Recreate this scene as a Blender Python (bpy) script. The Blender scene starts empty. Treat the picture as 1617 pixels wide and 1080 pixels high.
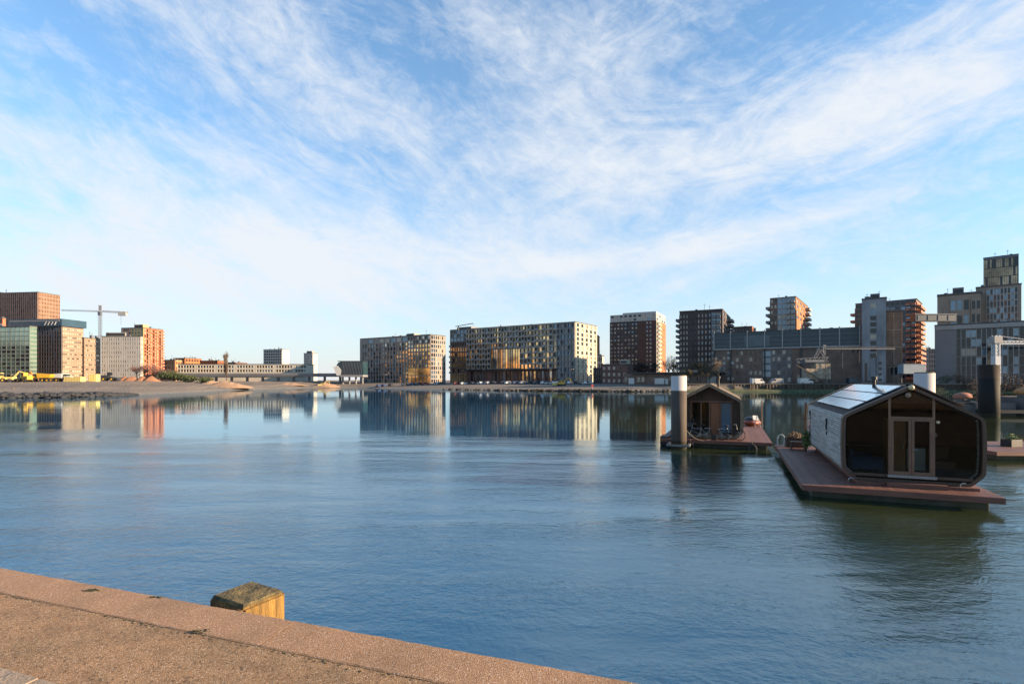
import bpy, bmesh, math, random
from mathutils import Vector, Matrix, noise
C = bpy.context.scene.collection
random.seed(7)
R = math.radians
F, CX, HY, H = 831.0, 808.5, 600.0, 4.4      # focal length and principal column in photo pixels, horizon row, eye height
LAND = 0

# ------------------------------------------------------------------ helpers
def X(px, Z): return (px - CX) / F * Z
def zt(py, Z): return H + (HY - py) * Z / F

def tag(o, label=None, cat=None, group=None, kind=None):
    if label: o['label'] = label
    if cat: o['category'] = cat
    if group: o['group'] = group
    if kind: o['kind'] = kind
    return o

def empty(name, loc=(0, 0, 0), rz=0, label=None, cat=None, group=None):
    o = bpy.data.objects.new(name, None); C.objects.link(o)
    o.location = loc; o.rotation_euler = (0, 0, rz); o.empty_display_size = .5
    return tag(o, label, cat, group)

def copy_tree(o, parent=None):
    c = o.copy(); C.objects.link(c); c.parent = parent
    for ch in list(o.children): copy_tree(ch, c)
    return c

class MB:
    def __init__(s): s.v = []; s.f = []; s.m = []
    def face(s, pts, mi=0):
        b = len(s.v); s.v += [tuple(p) for p in pts]; s.f.append(tuple(range(b, b + len(pts)))); s.m.append(mi)
    def obox(s, o, u, v, w, mi=0):
        o, u, v, w = Vector(o), Vector(u), Vector(v), Vector(w)
        if u.cross(v).dot(w) < 0: u, v = v, u
        P = [o, o + u, o + u + v, o + v, o + w, o + u + w, o + u + v + w, o + v + w]
        b = len(s.v); s.v += [tuple(p) for p in P]
        for q in ((3, 2, 1, 0), (4, 5, 6, 7), (0, 1, 5, 4), (1, 2, 6, 5), (2, 3, 7, 6), (3, 0, 4, 7)):
            s.f.append(tuple(b + i for i in q)); s.m.append(mi)
    def box(s, a, b, mi=0):
        s.obox(a, (b[0] - a[0], 0, 0), (0, b[1] - a[1], 0), (0, 0, b[2] - a[2]), mi)
    def bar(s, a, b, w, h=None, mi=0):
        a, b = Vector(a), Vector(b); h = h or w; d = (b - a)
        if d.length < 1e-6: return
        dn = d.normalized(); up = Vector((0, 0, 1)) if abs(dn.z) < .95 else Vector((0, 1, 0))
        u = dn.cross(up).normalized() * w; v = dn.cross(u).normalized() * h
        s.obox(a - u / 2 - v / 2, u, v, d, mi)
    def tube(s, a, b, r0, r1=None, n=12, mi=0, cap=True):
        a, b = Vector(a), Vector(b); r1 = r0 if r1 is None else r1
        dn = (b - a).normalized(); up = Vector((0, 0, 1)) if abs(dn.z) < .95 else Vector((0, 1, 0))
        u = dn.cross(up).normalized(); v = u.cross(dn)
        k = len(s.v)
        for c, r in ((a, r0), (b, r1)):
            for i in range(n):
                t = 2 * math.pi * i / n; s.v.append(tuple(c + (u * math.cos(t) + v * math.sin(t)) * r))
        for i in range(n):
            j = (i + 1) % n; s.f.append((k + i, k + n + i, k + n + j, k + j)[::-1]); s.m.append(mi)
        if cap:
            s.f.append(tuple(k + n + i for i in range(n))[::-1] if False else tuple(k + n + i for i in range(n))); s.m.append(mi)
            s.f.append(tuple(k + i for i in range(n))[::-1]); s.m.append(mi)
    def path(s, pts, r, n=6, mi=0):
        for a, b in zip(pts, pts[1:]): s.tube(a, b, r, n=n, mi=mi)
    def ring(s, c, ax, R_, r, n=20, k=6, mi=0):
        c, ax = Vector(c), Vector(ax).normalized(); up = Vector((0, 0, 1)) if abs(ax.z) < .9 else Vector((1, 0, 0))
        u = ax.cross(up).normalized(); v = ax.cross(u); b = len(s.v)
        for i in range(n):
            t = 2 * math.pi * i / n; d = u * math.cos(t) + v * math.sin(t)
            for j in range(k):
                p = 2 * math.pi * j / k; s.v.append(tuple(c + d * (R_ + r * math.cos(p)) + ax * r * math.sin(p)))
        for i in range(n):
            for j in range(k):
                a = b + i * k + j; e = b + i * k + (j + 1) % k; g = b + ((i + 1) % n) * k + j; h = b + ((i + 1) % n) * k + (j + 1) % k
                s.f.append((a, e, h, g)); s.m.append(mi)
    def prism(s, poly, off, mi=0, mside=None):
        """poly: planar list of points, extruded by vector off"""
        off = Vector(off); P = [Vector(p) for p in poly]; n = len(P)
        nrm = Vector((0, 0, 0))
        for i in range(n): nrm += P[i].cross(P[(i + 1) % n])
        if nrm.dot(off) > 0: P = P[::-1]
        b = len(s.v); s.v += [tuple(p) for p in P] + [tuple(p + off) for p in P]
        s.f.append(tuple(range(b, b + n))); s.m.append(mi)
        s.f.append(tuple(range(b + 2 * n - 1, b + n - 1, -1))); s.m.append(mi)
        for i in range(n):
            j = (i + 1) % n; s.f.append((b + j, b + i, b + n + i, b + n + j)); s.m.append(mi if mside is None else mside)
    def band(s, A, B, mi=0, closed=True):
        """quads between two point loops"""
        n = len(A); b = len(s.v); s.v += [tuple(p) for p in A] + [tuple(p) for p in B]
        for i in range(n if closed else n - 1):
            j = (i + 1) % n; s.f.append((b + i, b + j, b + n + j, b + n + i)); s.m.append(mi)
    def blob(s, c, r, seed=0, sub=2, sq=(1, 1, 1), amp=.25, mi=0):
        bm = bmesh.new(); bmesh.ops.create_icosphere(bm, subdivisions=sub, radius=1)
        b = len(s.v)
        for q in bm.verts:
            d = q.co.copy(); k = 1 + amp * noise.noise(d * 1.7 + Vector((seed * 3.1, seed, 0)))
            s.v.append((c[0] + d.x * r * sq[0] * k, c[1] + d.y * r * sq[1] * k, c[2] + d.z * r * sq[2] * k))
        for q in bm.faces: s.f.append(tuple(b + x.index for x in q.verts)); s.m.append(mi)
        bm.free()
    def mesh(s, name, mats):
        me = bpy.data.meshes.new(name); me.from_pydata(s.v, [], s.f)
        for m in mats: me.materials.append(m)
        me.polygons.foreach_set('material_index', s.m); me.update()
        return me
    def build(s, name, mats, parent=None, loc=None, smooth=False, bevel=0):
        if not isinstance(mats, (list, tuple)): mats = [mats]
        me = s.mesh(name, mats)
        o = bpy.data.objects.new(name, me); C.objects.link(o)
        if parent: o.parent = parent
        if loc: o.location = loc
        if smooth: me.polygons.foreach_set('use_smooth', [True] * len(me.polygons))
        if bevel:
            b = o.modifiers.new('b', 'BEVEL'); b.width = bevel; b.segments = 2; b.limit_method = 'ANGLE'
        return o

# ------------------------------------------------------------------ materials
def newmat(name):
    m = bpy.data.materials.new(name); m.use_nodes = True; nt = m.node_tree
    return m, nt, nt.nodes['Principled BSDF']
def N(nt, t, **kw):
    n = nt.nodes.new(t)
    for k, v in kw.items(): setattr(n, k, v)
    return n
def ramp(nt, fac, stops):
    r = N(nt, 'ShaderNodeValToRGB'); e = r.color_ramp.elements
    while len(e) < len(stops): e.new(.5)
    for i, (p, c) in enumerate(stops):
        e[i].position = p; e[i].color = (*c, 1) if len(c) == 3 else c
    nt.links.new(fac, r.inputs[0]); return r.outputs[0]
def mix(nt, fac, a, b, mode='MIX'):
    m = N(nt, 'ShaderNodeMix', data_type='RGBA', blend_type=mode)
    for s, v in ((0, fac), (6, a), (7, b)):
        if hasattr(v, 'is_output'): nt.links.new(v, m.inputs[s])
        else: m.inputs[s].default_value = v if s == 0 else (*v[:3], 1)
    return m.outputs[2]
def math_(nt, op, a, b=0.0, c=0.0, clamp=False):
    m = N(nt, 'ShaderNodeMath', operation=op); m.use_clamp = clamp
    for i, v in enumerate((a, b, c)):
        if hasattr(v, 'is_output'): nt.links.new(v, m.inputs[i])
        else: m.inputs[i].default_value = v
    return m.outputs[0]
def nz(nt, vec, scale, detail=4, rough=.55, dist=0):
    n = N(nt, 'ShaderNodeTexNoise'); n.inputs['Scale'].default_value = scale; n.inputs['Detail'].default_value = detail
    n.inputs['Roughness'].default_value = rough; n.inputs['Distortion'].default_value = dist
    if vec is not None: nt.links.new(vec, n.inputs['Vector'])
    return n.outputs['Fac']
def obj_co(nt, scale=(1, 1, 1), rot=(0, 0, 0), which='Object'):
    t = N(nt, 'ShaderNodeTexCoord'); mp = N(nt, 'ShaderNodeMapping'); mp.inputs['Scale'].default_value = scale
    mp.inputs['Rotation'].default_value = rot
    nt.links.new(t.outputs[which], mp.inputs[0]); return mp.outputs[0]
def bump(nt, b, h, strength=.3, dist=.05):
    n = N(nt, 'ShaderNodeBump'); n.inputs['Strength'].default_value = strength; n.inputs['Distance'].default_value = dist
    nt.links.new(h, n.inputs['Height']); nt.links.new(n.outputs[0], b.inputs['Normal'])
_mc = {}
KEEP = ('white_paint', 'clinker', 'weathered_timber_pile', 'yellow_machine_paint', 'orange_panel', 'off_white_panel', 'tower_white', 'white_panel', 'cream_panel')
def M(name, col, rough=.75, var=.18, scale=.6, metal=0, bmp=0, bscale=8, col2=None, stretch=(1, 1, 1), spec=None):
    """plain procedural surface: two noise scales of tone variation, optional bump"""
    if name in _mc: return _mc[name]
    k_ = .74 if name not in KEEP else .66; col = tuple(c * k_ for c in col); col2 = tuple(c * k_ for c in col2) if col2 else None
    m, nt, b = newmat(name)
    co = obj_co(nt, stretch); n1 = nz(nt, co, scale, 5); n2 = nz(nt, co, scale * 7, 3)
    d = tuple(c * (1 - var) for c in col) if col2 is None else col2; l = tuple(min(1, c * (1 + var)) for c in col)
    c1 = ramp(nt, n1, [(.3, d), (.7, l)])
    c2 = mix(nt, math_(nt, 'MULTIPLY', n2, .5), c1, d)
    nt.links.new(c2, b.inputs['Base Color']); b.inputs['Roughness'].default_value = rough; b.inputs['Metallic'].default_value = metal
    if spec is not None: b.inputs['Specular IOR Level'].default_value = spec
    if bmp: bump(nt, b, nz(nt, co, bscale, 5), bmp, .04)
    _mc[name] = m; return m
def brick(name, c1, c2, mortar, bw=.9, bh=.3, rough=.85):
    if name in _mc: return _mc[name]
    c1, c2, mortar = (tuple(c * .82 for c in q) for q in (c1, c2, mortar))
    m, nt, b = newmat(name)
    t = N(nt, 'ShaderNodeTexCoord'); sp = N(nt, 'ShaderNodeSeparateXYZ'); nt.links.new(t.outputs['Object'], sp.inputs[0])
    cb = N(nt, 'ShaderNodeCombineXYZ'); nt.links.new(math_(nt, 'ADD', sp.outputs[0], sp.outputs[1]), cb.inputs[0]); nt.links.new(sp.outputs[2], cb.inputs[1])
    br = N(nt, 'ShaderNodeTexBrick'); nt.links.new(cb.outputs[0], br.inputs['Vector'])
    br.inputs['Color1'].default_value = (*c1, 1); br.inputs['Color2'].default_value = (*c2, 1); br.inputs['Mortar'].default_value = (*mortar, 1)
    br.inputs['Scale'].default_value = 1; br.inputs['Brick Width'].default_value = bw; br.inputs['Row Height'].default_value = bh; br.inputs['Mortar Size'].default_value = .03
    n1 = nz(nt, t.outputs['Object'], .25, 5)
    st = ramp(nt, n1, [(.3, (.62, .62, .62)), (.7, (1.15, 1.12, 1.08))])
    nt.links.new(mix(nt, 1.0, br.outputs[0], st, 'MULTIPLY'), b.inputs['Base Color']); b.inputs['Roughness'].default_value = rough
    _mc[name] = m; return m
def glassm(name, col, metal=.0, rough=.06, ior=1.6):
    if name in _mc: return _mc[name]
    m, nt, b = newmat(name)
    n1 = ramp(nt, nz(nt, N(nt, 'ShaderNodeNewGeometry').outputs['Position'], .11, 4, .6), [(.36, (0, 0, 0)), (.62, (1, 1, 1))])
    nt.links.new(mix(nt, n1, tuple(c * (.35 if metal > .8 else .7) for c in col), tuple(min(1, c * 1.25) for c in col)), b.inputs['Base Color'])
    b.inputs['Metallic'].default_value = metal; b.inputs['Roughness'].default_value = rough; b.inputs['IOR'].default_value = ior
    bump(nt, b, nz(nt, obj_co(nt), .6, 2), .012, .3)
    _mc[name] = m; return m

G_DARK = glassm('window_glass', (.018, .024, .032), 0, .05, 1.45)
G_COAT = glassm('coated_glass', (.50, .47, .43), .9, .07)
G_BLUE = glassm('blue_glass', (.08, .14, .2), .3, .08, 1.8)
G_CURT = glassm('curtained_glass', (.30, .26, .21), 0, .15, 1.5)
G_GREEN = glassm('green_glass', (.12, .2, .16), .4, .08, 1.8)
G_BRONZE_GLINT = glassm('bronze_and_glint_glass', (.24, .18, .125), .85, .1)  # bronze panes; among the waterfront windows they paint darker sunset glints
G_GLINT = glassm('sunset_glint_glass', (.86, .52, .25), .92, .12)  # golden sun reflection painted into the pane colour
CONC = M('pale_concrete', (.42, .43, .44), .8, .15, .15)
GREY = M('grey_cladding', (.16, .17, .19), .6, .15, .2)
DGREY = M('dark_metal', (.035, .04, .045), .5, .2, .5)
WHITE = M('white_paint', (.72, .72, .7), .5, .08, .5)
ROOFM = M('roofing', (.12, .12, .125), .9, .2, .2)

# ------------------------------------------------------------------ facades and buildings
CAM = Vector((0, 0, H))
def facade(mb, wins, bals, o, u, n, W, z0, z1, sp):
    o, u, n = Vector(o), Vector(u), Vector(n); up = Vector((0, 0, 1)); rnd = random.Random(sp.get('seed', 1))
    nf, nb = sp['nf'], sp['nb']; pw, sh = sp.get('pw', .35), sp.get('sh', .35); pr = sp.get('pr', .3); wm = sp.get('wm', 0)
    pm = sp.get('pm', wm); sm = sp.get('sm', wm)
    w, h = W / nb, (z1 - z0) / nf; off = sp.get('base', 0)
    if pr > 0:
        for i in range(nb + 1):
            hw = pw * w / 2; a = max(0, i * w - hw); b = min(W, i * w + hw)
            if b - a > .01: mb.obox(o + u * a + up * z0, u * (b - a), n * (pr + .03 + off), up * (z1 - z0), pm)
        for j in range(nf + 1):
            a = z0 + j * h - (0 if j == 0 else sh * h / 2); b = min(z1, z0 + j * h + sh * h / 2)
            mb.obox(o + up * a + u * .004, u * (W - .008), n * (pr + off), up * (b - a - .003), sm)
    skips = sp.get('skip', 0)
    for i in range(nb):
        stagger = sp.get('stagger', 0) * w * (pw / 2)
        for j in range(nf):
            if (callable(skips) and skips(i, j, rnd)) or (not callable(skips) and rnd.random() < skips):
                mb.obox(o + u * (i * w) + up * (z0 + j * h), u * w, n * (pr + off - .02), up * h, wm); continue
            gl = sp['gl']; g = gl(i, j, rnd) if callable(gl) else rnd.choice(gl)
            ww, hh = w * (1 - pw), h * (1 - sh)
            c = o + u * (i * w + w / 2) + n * (.08 + off) + up * (z0 + j * h + h / 2)
            wins.append((c, u, n, round(ww, 3), round(hh, 3), g))
            bl = sp.get('bal')
            if bl and ((callable(bl) and bl(i, j)) or (not callable(bl) and rnd.random() < bl)):
                bals.append((o + u * (i * w + w * .08) + n * (pr + off + .02) + up * (z0 + j * h), u, n, w * .84, sp.get('bd', 1.5), sp.get('bm', 0)))

def add_windows(root, wins, name='window', cap=100):
    M_ = root.matrix_basis
    wins = sorted(wins, key=lambda q: (M_ @ q[0] - CAM).length)
    cache = {}; rest = MB(); rmats = []
    for k, (c, u, n, ww, hh, g) in enumerate(wins):
        up = Vector((0, 0, 1)); mbw = MB()
        if k < cap:
            key = (ww, hh, tuple(u), g.name)
            if key not in cache:
                mbw.obox(-u * ww / 2 - up * hh / 2 - n * .05, u * ww, n * .05, up * hh); cache[key] = mbw.mesh(name, [g])
            o = bpy.data.objects.new(name, cache[key]); C.objects.link(o); o.parent = root; o.location = c
        else:
            if g not in rmats: rmats.append(g)
            rest.obox(c - u * ww / 2 - up * hh / 2 - n * .05, u * ww, n * .05, up * hh, rmats.index(g))
    if rest.v: rest.build(name, rmats, root)['kind'] = 'stuff'

def add_balconies(root, bals, mats):
    bals = sorted(bals, key=lambda q: (root.matrix_basis @ q[0] - CAM).length)
    cache = {}; rest = MB()
    def shape(b, o, u, n, w, d):
        up = Vector((0, 0, 1))
        b.obox(o - up * .1, u * w, n * d, up * .2, 0)
        b.obox(o + n * (d - .06) + up * .12, u * w, n * .05, up * 1.0, 1)
        b.obox(o + up * .12, u * .05, n * (d - .07), up * 1.0, 1); b.obox(o + u * (w - .05) + up * .12, u * .05, n * (d - .07), up * 1.0, 1)
    for k, (o, u, n, w, d, bm_) in enumerate(bals):
        if k < 100:
            key = (tuple(u), tuple(n), round(w, 3), d)
            if key not in cache:
                b = MB(); shape(b, Vector((0, 0, 0)), u, n, w, d); cache[key] = b.mesh('balcony', mats)
            q = bpy.data.objects.new('balcony', cache[key]); C.objects.link(q); q.parent = root; q.location = o
        else: shape(rest, o, u, n, w, d)
    if rest.v: rest.build('balcony', mats, root)['kind'] = 'stuff'

def building(name, label, cat, pL, pC, pR, Zc, ytop, th, walls, front=None, side=None, zb=2.5, roofs=(), D=None, W=None, group=None, bmats=None,
             parapet=.5, left=None, roofm=None, sink=2.0, pil=None):
    """corner C at photo column pC and depth Zc; facade runs left to pL, lit side runs back to pR. front/side: lists of (x0,x1,z0,z1,spec) as fractions"""
    t = R(th); s_, c_ = math.sin(t), math.cos(t); Cx = X(pC, Zc)
    if W is None: tl = (pL - CX) / F; W = (Cx - tl * Zc) / (c_ + tl * s_)
    if D is None: tr = (pR - CX) / F; D = (tr * Zc - Cx) / (s_ - tr * c_)
    D = max(1.5, min(D, 90)); ht = zt(ytop, Zc) - zb
    root = empty(name, (Cx - W * c_, Zc + W * s_, zb), -t, label, cat, group)
    bpy.context.view_layer.update() if False else None
    root.matrix_basis = Matrix.Translation(root.location) @ Matrix.Rotation(-t, 4, 'Z')
    mb = MB(); wins = []; bals = []
    mb.box((0, 0, -sink), (W, D, ht))
    for (u, n, o, L, zones) in (((1, 0, 0), (0, -1, 0), (0, 0, 0), W, front or []), ((0, 1, 0), (1, 0, 0), (W, 0, 0), D, side or []),
                                ((0, 1, 0), (-1, 0, 0), (0, 0, 0), D, left or [])):
        for (x0, x1, z0, z1, sp) in zones:
            facade(mb, wins, bals, Vector(o) + Vector(u) * L * x0, u, n, L * (x1 - x0), ht * z0, ht * z1, sp)
    mb.build('wall', walls, root)
    rf = MB(); e = .34
    rf.box((-.1, -.0, ht + .003), (W, D, ht + .12)); p = parapet
    if p:
        rf.box((-.1, -e, ht + .123), (W + e, .1, ht + p)); rf.box((W + e - .45, .1, ht + .123), (W + e, D, ht + p)); rf.box((-.1, .1, ht + .123), (.3, D, ht + p)); rf.box((.3, D - .4, ht + .123), (W + e - .45, D, ht + p))
    GREY = M('grey_cladding', (.16, .17, .19)); r = rf.build('roof', roofm or ROOFM, root)
    for (x0, x1, y0, y1, hh, m) in roofs:
        b = MB(); b.box((W * x0, D * y0, ht + .125), (W * x1, D * y1, ht + hh)); b.box((W * x0 + .4, D * y0 - .15, ht + hh * .35), (W * x1 - .4, D * y0 - .003, ht + hh * .8), 1)
        b.build('plant_room', [m, DGREY], r)
    rv = random.Random(int(pC))
    if ht > 12 and parapet:
        for _ in range(5):
            b = MB(); x_, y_ = rv.uniform(.1, .85) * W, rv.uniform(.08, .8) * D; s1, h1_ = rv.uniform(.5, 1.3), rv.uniform(.9, 1.9); b.box((x_, y_, ht + .125), (x_ + s1, y_ + s1, ht + h1_)); b.box((x_ - .1, y_ - .1, ht + h1_ + .003), (x_ + s1 + .1, y_ + s1 + .1, ht + h1_ + .12)); b.build('roof_vent', GREY, r)
        for _ in range(2):
            b = MB(); x_, y_ = rv.uniform(.1, .9) * W, rv.uniform(.1, .6) * D; h1_ = rv.uniform(2.5, 4.5); b.tube((x_, y_, ht + .1), (x_, y_, ht + h1_), .07, n=5); b.bar((x_ - .6, y_, ht + h1_ * .85), (x_ + .6, y_, ht + h1_ * .85), .07); b.build('antenna', DGREY, r)
    add_windows(root, wins)
    if bals: add_balconies(root, bals, bmats or [CONC, GREY])
    root['W'] = W; root['D'] = D; root['ht'] = ht
    return root, W, D, ht
def Fz(*zs): return list(zs)

# ------------------------------------------------------------------ camera, sun, sky
sc = bpy.context.scene
cam = bpy.data.cameras.new('camera'); camo = bpy.data.objects.new('camera', cam); C.objects.link(camo)
cam.sensor_width = 36; cam.lens = 18.5; cam.shift_y = 60 / 1617; cam.clip_end = 9000; cam.clip_start = .05
camo.location = (0, 0, H); camo.rotation_euler = (R(90), 0, 0); sc.camera = camo
sc.view_settings.view_transform = 'Standard'; sc.view_settings.look = 'None'; sc.view_settings.gamma = 1
sc.view_settings.exposure = 1.58
SUN_AZ, SUN_EL = 102.0, 14.0
sd = Vector((math.sin(R(SUN_AZ)) * math.cos(R(SUN_EL)), math.cos(R(SUN_AZ)) * math.cos(R(SUN_EL)), math.sin(R(SUN_EL))))
sl = bpy.data.lights.new('sun', 'SUN'); sl.energy = 5.0; sl.angle = R(.5); sl.color = (1, .72, .45)
so = bpy.data.objects.new('sun', sl); C.objects.link(so); so.rotation_euler = (-sd).to_track_quat('-Z', 'Y').to_euler(); so.location = (60, -40, 80)

w = bpy.data.worlds.new('World'); sc.world = w; w.use_nodes = True; nt = w.node_tree; bg = nt.nodes['Background']; bg.inputs[1].default_value = .052
sky = N(nt, 'ShaderNodeTexSky', sky_type='NISHITA'); sky.sun_disc = False; sky.sun_elevation = R(SUN_EL); sky.sun_rotation = R(SUN_AZ)
sky.altitude = 0; sky.air_density = 1.0; sky.dust_density = .6; sky.ozone_density = 2.0
tc = N(nt, 'ShaderNodeTexCoord'); sx = N(nt, 'ShaderNodeSeparateXYZ'); nt.links.new(tc.outputs['Generated'], sx.inputs[0])
az = math_(nt, 'ARCTAN2', sx.outputs[0], sx.outputs[1]); el = math_(nt, 'ARCSINE', sx.outputs[2])
ae = N(nt, 'ShaderNodeCombineXYZ'); nt.links.new(az, ae.inputs[0]); nt.links.new(el, ae.inputs[1]); AE = ae.outputs[0]
def azel(px, py):
    dx, dy = (px - CX), (HY - py); return math.atan2(dx, F), math.atan2(dy, math.hypot(F, dx))
def lobe(px, py, sa, se, rot, amp):
    a, e = azel(px, py); mp = N(nt, 'ShaderNodeMapping', vector_type='TEXTURE'); nt.links.new(AE, mp.inputs[0])
    mp.inputs['Location'].default_value = (a, e, 0); mp.inputs['Rotation'].default_value = (0, 0, R(rot)); mp.inputs['Scale'].default_value = (sa, se, 1)
    l = N(nt, 'ShaderNodeVectorMath', operation='DOT_PRODUCT'); nt.links.new(mp.outputs[0], l.inputs[0]); nt.links.new(mp.outputs[0], l.inputs[1])
    return math_(nt, 'MULTIPLY', math_(nt, 'POWER', 2.718, math_(nt, 'MULTIPLY', l.outputs['Value'], -1)), amp)
LOBES = [(330, 370, .55, .10, -4, .30), (640, 425, .50, .055, 5, .42), (30, 420, .3, .09, 0, .30), (900, 415, .16, .018, 8, .40),
         (930, 170, .30, .12, -10, .36), (870, 262, .12, .04, 0, .32), (1180, 240, .34, .05, 10, .36), (1480, 150, .32, .13, 10, .34),
         (1560, 60, .2, .08, 0, .25), (560, 130, .36, .06, -32, .34), (330, 70, .3, .08, -28, .26), (1080, 395, .10, .022, 14, .35), (1290, 345, .22, .015, 10, .28),
         (760, 20, .14, .04, -25, .30), (1000, 40, .2, .05, 0, .16), (300, 490, .5, .05, 0, .22), (150, 270, .3, .05, -20, .22),
         (90, 90, .18, .10, -20, -.08), (60, 215, .22, .05, -15, -.10), (710, 120, .07, .07, -30, -.16), (1180, 85, .20, .05, 8, -.14), (1400, 30, .12, .04, 10, -.15), (1150, 330, .35, .03, 8, -.22), (760, 290, .14, .04, -12, -.14), (480, 250, .16, .05, -28, -.06), (230, 190, .5, .16, -20, .12), (1250, 330, .4, .08, 5, .10)]
tot = None
for L_ in LOBES:
    q = lobe(*L_); tot = q if tot is None else math_(nt, 'ADD', tot, q)
def streak(rot, su, sv, scale, detail=8, rough=.62, dist=.5, off=0):
    mp = N(nt, 'ShaderNodeMapping'); nt.links.new(AE, mp.inputs[0]); mp.vector_type = 'TEXTURE'
    mp.inputs['Rotation'].default_value = (0, 0, R(rot)); mp.inputs['Scale'].default_value = (su, sv, 1); mp.inputs['Location'].default_value = (off, off * .7, 0)
    return nz(nt, mp.outputs[0], scale, detail, rough, dist)
nL = streak(-24, 2.0, .8, 9, 10, .66, 1.1, 1.3); nR = streak(9, 2.1, .75, 10, 10, .66, 1.1, 4.7); nF = streak(-14, 1.5, .8, 26, 8, .7, .6, 2.2); nB = streak(0, 1.6, .8, 3.2, 4, .5, .6, 7.0)
wr = math_(nt, 'MULTIPLY_ADD', az, 1.5, .38, True)
ns = mix(nt, wr, nL, nR)
nn = math_(nt, 'ADD', math_(nt, 'ADD', math_(nt, 'MULTIPLY', math_(nt, 'SUBTRACT', ns, .5), 2.7), math_(nt, 'MULTIPLY', math_(nt, 'SUBTRACT', nF, .5), 1.5)), math_(nt, 'MULTIPLY', math_(nt, 'SUBTRACT', nB, .5), .9))
lowfade = math_(nt, 'MULTIPLY_ADD', el, 9, .05, True)       # fine wisps thin out near the horizon
den = math_(nt, 'ADD', math_(nt, 'ADD', tot, .08), math_(nt, 'MULTIPLY', nn, math_(nt, 'MULTIPLY', lowfade, .62)))
den = math_(nt, 'MULTIPLY', math_(nt, 'SMOOTH_MAX', den, 0, .12), 1.0, 0, True)
sm = N(nt, 'ShaderNodeMapRange', interpolation_type='SMOOTHSTEP'); nt.links.new(den, sm.inputs[0]); sm.inputs[1].default_value = -.22; sm.inputs[2].default_value = 1.08
den = sm.outputs[0]
# thin bright haze layer low over the horizon
den = math_(nt, 'MULTIPLY', den, math_(nt, 'MULTIPLY_ADD', el, -2.2, 2.35, True))
hz = math_(nt, 'MULTIPLY', math_(nt, 'POWER', 2.718, math_(nt, 'MULTIPLY', math_(nt, 'MAXIMUM', el, 0), -4.9)), 1.0)
warm = math_(nt, 'MULTIPLY_ADD', az, .0, .5, True)
tint = mix(nt, 1.0, sky.outputs[0], (.84, 1.62, 2.0), 'MULTIPLY')
c1 = mix(nt, hz, tint, (5.5, 5.48, 5.5))
c2 = mix(nt, den, c1, (5.5, 5.8, 6.2))
nt.links.new(c2, bg.inputs[0])

# ------------------------------------------------------------------ water
m, nt, b = newmat('harbour_water')
g = N(nt, 'ShaderNodeNewGeometry'); P = g.outputs['Position']; sp = N(nt, 'ShaderNodeSeparateXYZ'); nt.links.new(P, sp.inputs[0])
def wmap(sc_, rot=0, loc=(0, 0, 0)):
    mp = N(nt, 'ShaderNodeMapping'); nt.links.new(P, mp.inputs[0]); mp.inputs['Scale'].default_value = sc_; mp.inputs['Rotation'].default_value = (0, 0, R(rot)); mp.inputs['Location'].default_value = loc; return mp.outputs[0]
big = nz(nt, wmap((.012, .03, 1), 12), 1, 3); med = nz(nt, wmap((.07, .26, 1), 14), 1, 4)
dist = math_(nt, 'ADD', math_(nt, 'ADD', sp.outputs[1], math_(nt, 'MULTIPLY', math_(nt, 'SUBTRACT', big, .5), 30)), math_(nt, 'MULTIPLY', sp.outputs[0], .25))
calm = N(nt, 'ShaderNodeMapRange', interpolation_type='SMOOTHSTEP'); nt.links.new(dist, calm.inputs[0])
for i, v in ((1, 25), (2, 42), (3, 1.0), (4, .06)): calm.inputs[i].default_value = v
patch = ramp(nt, med, [(.36, (.22, .22, .22)), (.62, (1, 1, 1))])
amp = math_(nt, 'MULTIPLY', calm.outputs[0], patch)
h1 = nz(nt, wmap((3.0, 4.3, 1), 24), 1.0, 5, .6, .4); h2 = nz(nt, wmap((7.5, 9.5, 1), 40), 1.0, 3, .5, .3); h3 = nz(nt, wmap((.55, 1.0, 1), 24), 1.0, 5, .6, .3)
hh = math_(nt, 'ADD', math_(nt, 'ADD', math_(nt, 'MULTIPLY', h1, .030), math_(nt, 'MULTIPLY', h2, .015)), math_(nt, 'MULTIPLY', h3, .055))
bn = N(nt, 'ShaderNodeBump'); bn.inputs['Distance'].default_value = 1.0
nt.links.new(math_(nt, 'MULTIPLY', hh, amp), bn.inputs['Height']); bn.inputs['Strength'].default_value = 1.0
nt.links.new(bn.outputs[0], b.inputs['Normal'])
nt.links.new(mix(nt, math_(nt, 'MULTIPLY_ADD', math_(nt, 'ADD', sp.outputs[0], math_(nt, 'MULTIPLY', math_(nt, 'SUBTRACT', big, .5), 12)), .09, .0, True), (.006, .064, .130), (.028, .036, .012)), b.inputs['Base Color']); 
dif = N(nt, 'ShaderNodeBsdfDiffuse'); glo = N(nt, 'ShaderNodeBsdfGlossy'); glo.inputs['Roughness'].default_value = .03; glo.inputs['Color'].default_value = (.77, .91, 1, 1); frs = N(nt, 'ShaderNodeFresnel'); frs.inputs[0].default_value = 2.3; mxs = N(nt, 'ShaderNodeMixShader')
nt.links.new(b.inputs['Base Color'].links[0].from_socket, dif.inputs[0]); nt.links.new(bn.outputs[0], glo.inputs['Normal']); nt.links.new(bn.outputs[0], dif.inputs['Normal']); nt.links.new(bn.outputs[0], frs.inputs['Normal'])
nt.links.new(frs.outputs[0], mxs.inputs[0]); nt.links.new(dif.outputs[0], mxs.inputs[1]); nt.links.new(glo.outputs[0], mxs.inputs[2]); nt.links.new(mxs.outputs[0], nt.nodes['Material Output'].inputs[0])
WATER = m
mb = MB(); mb.face([(-3000, -600, 0), (3000, -600, 0), (3000, 2500, 0), (-3000, 2500, 0)])
tag(mb.build('water', WATER), kind='structure')

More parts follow.
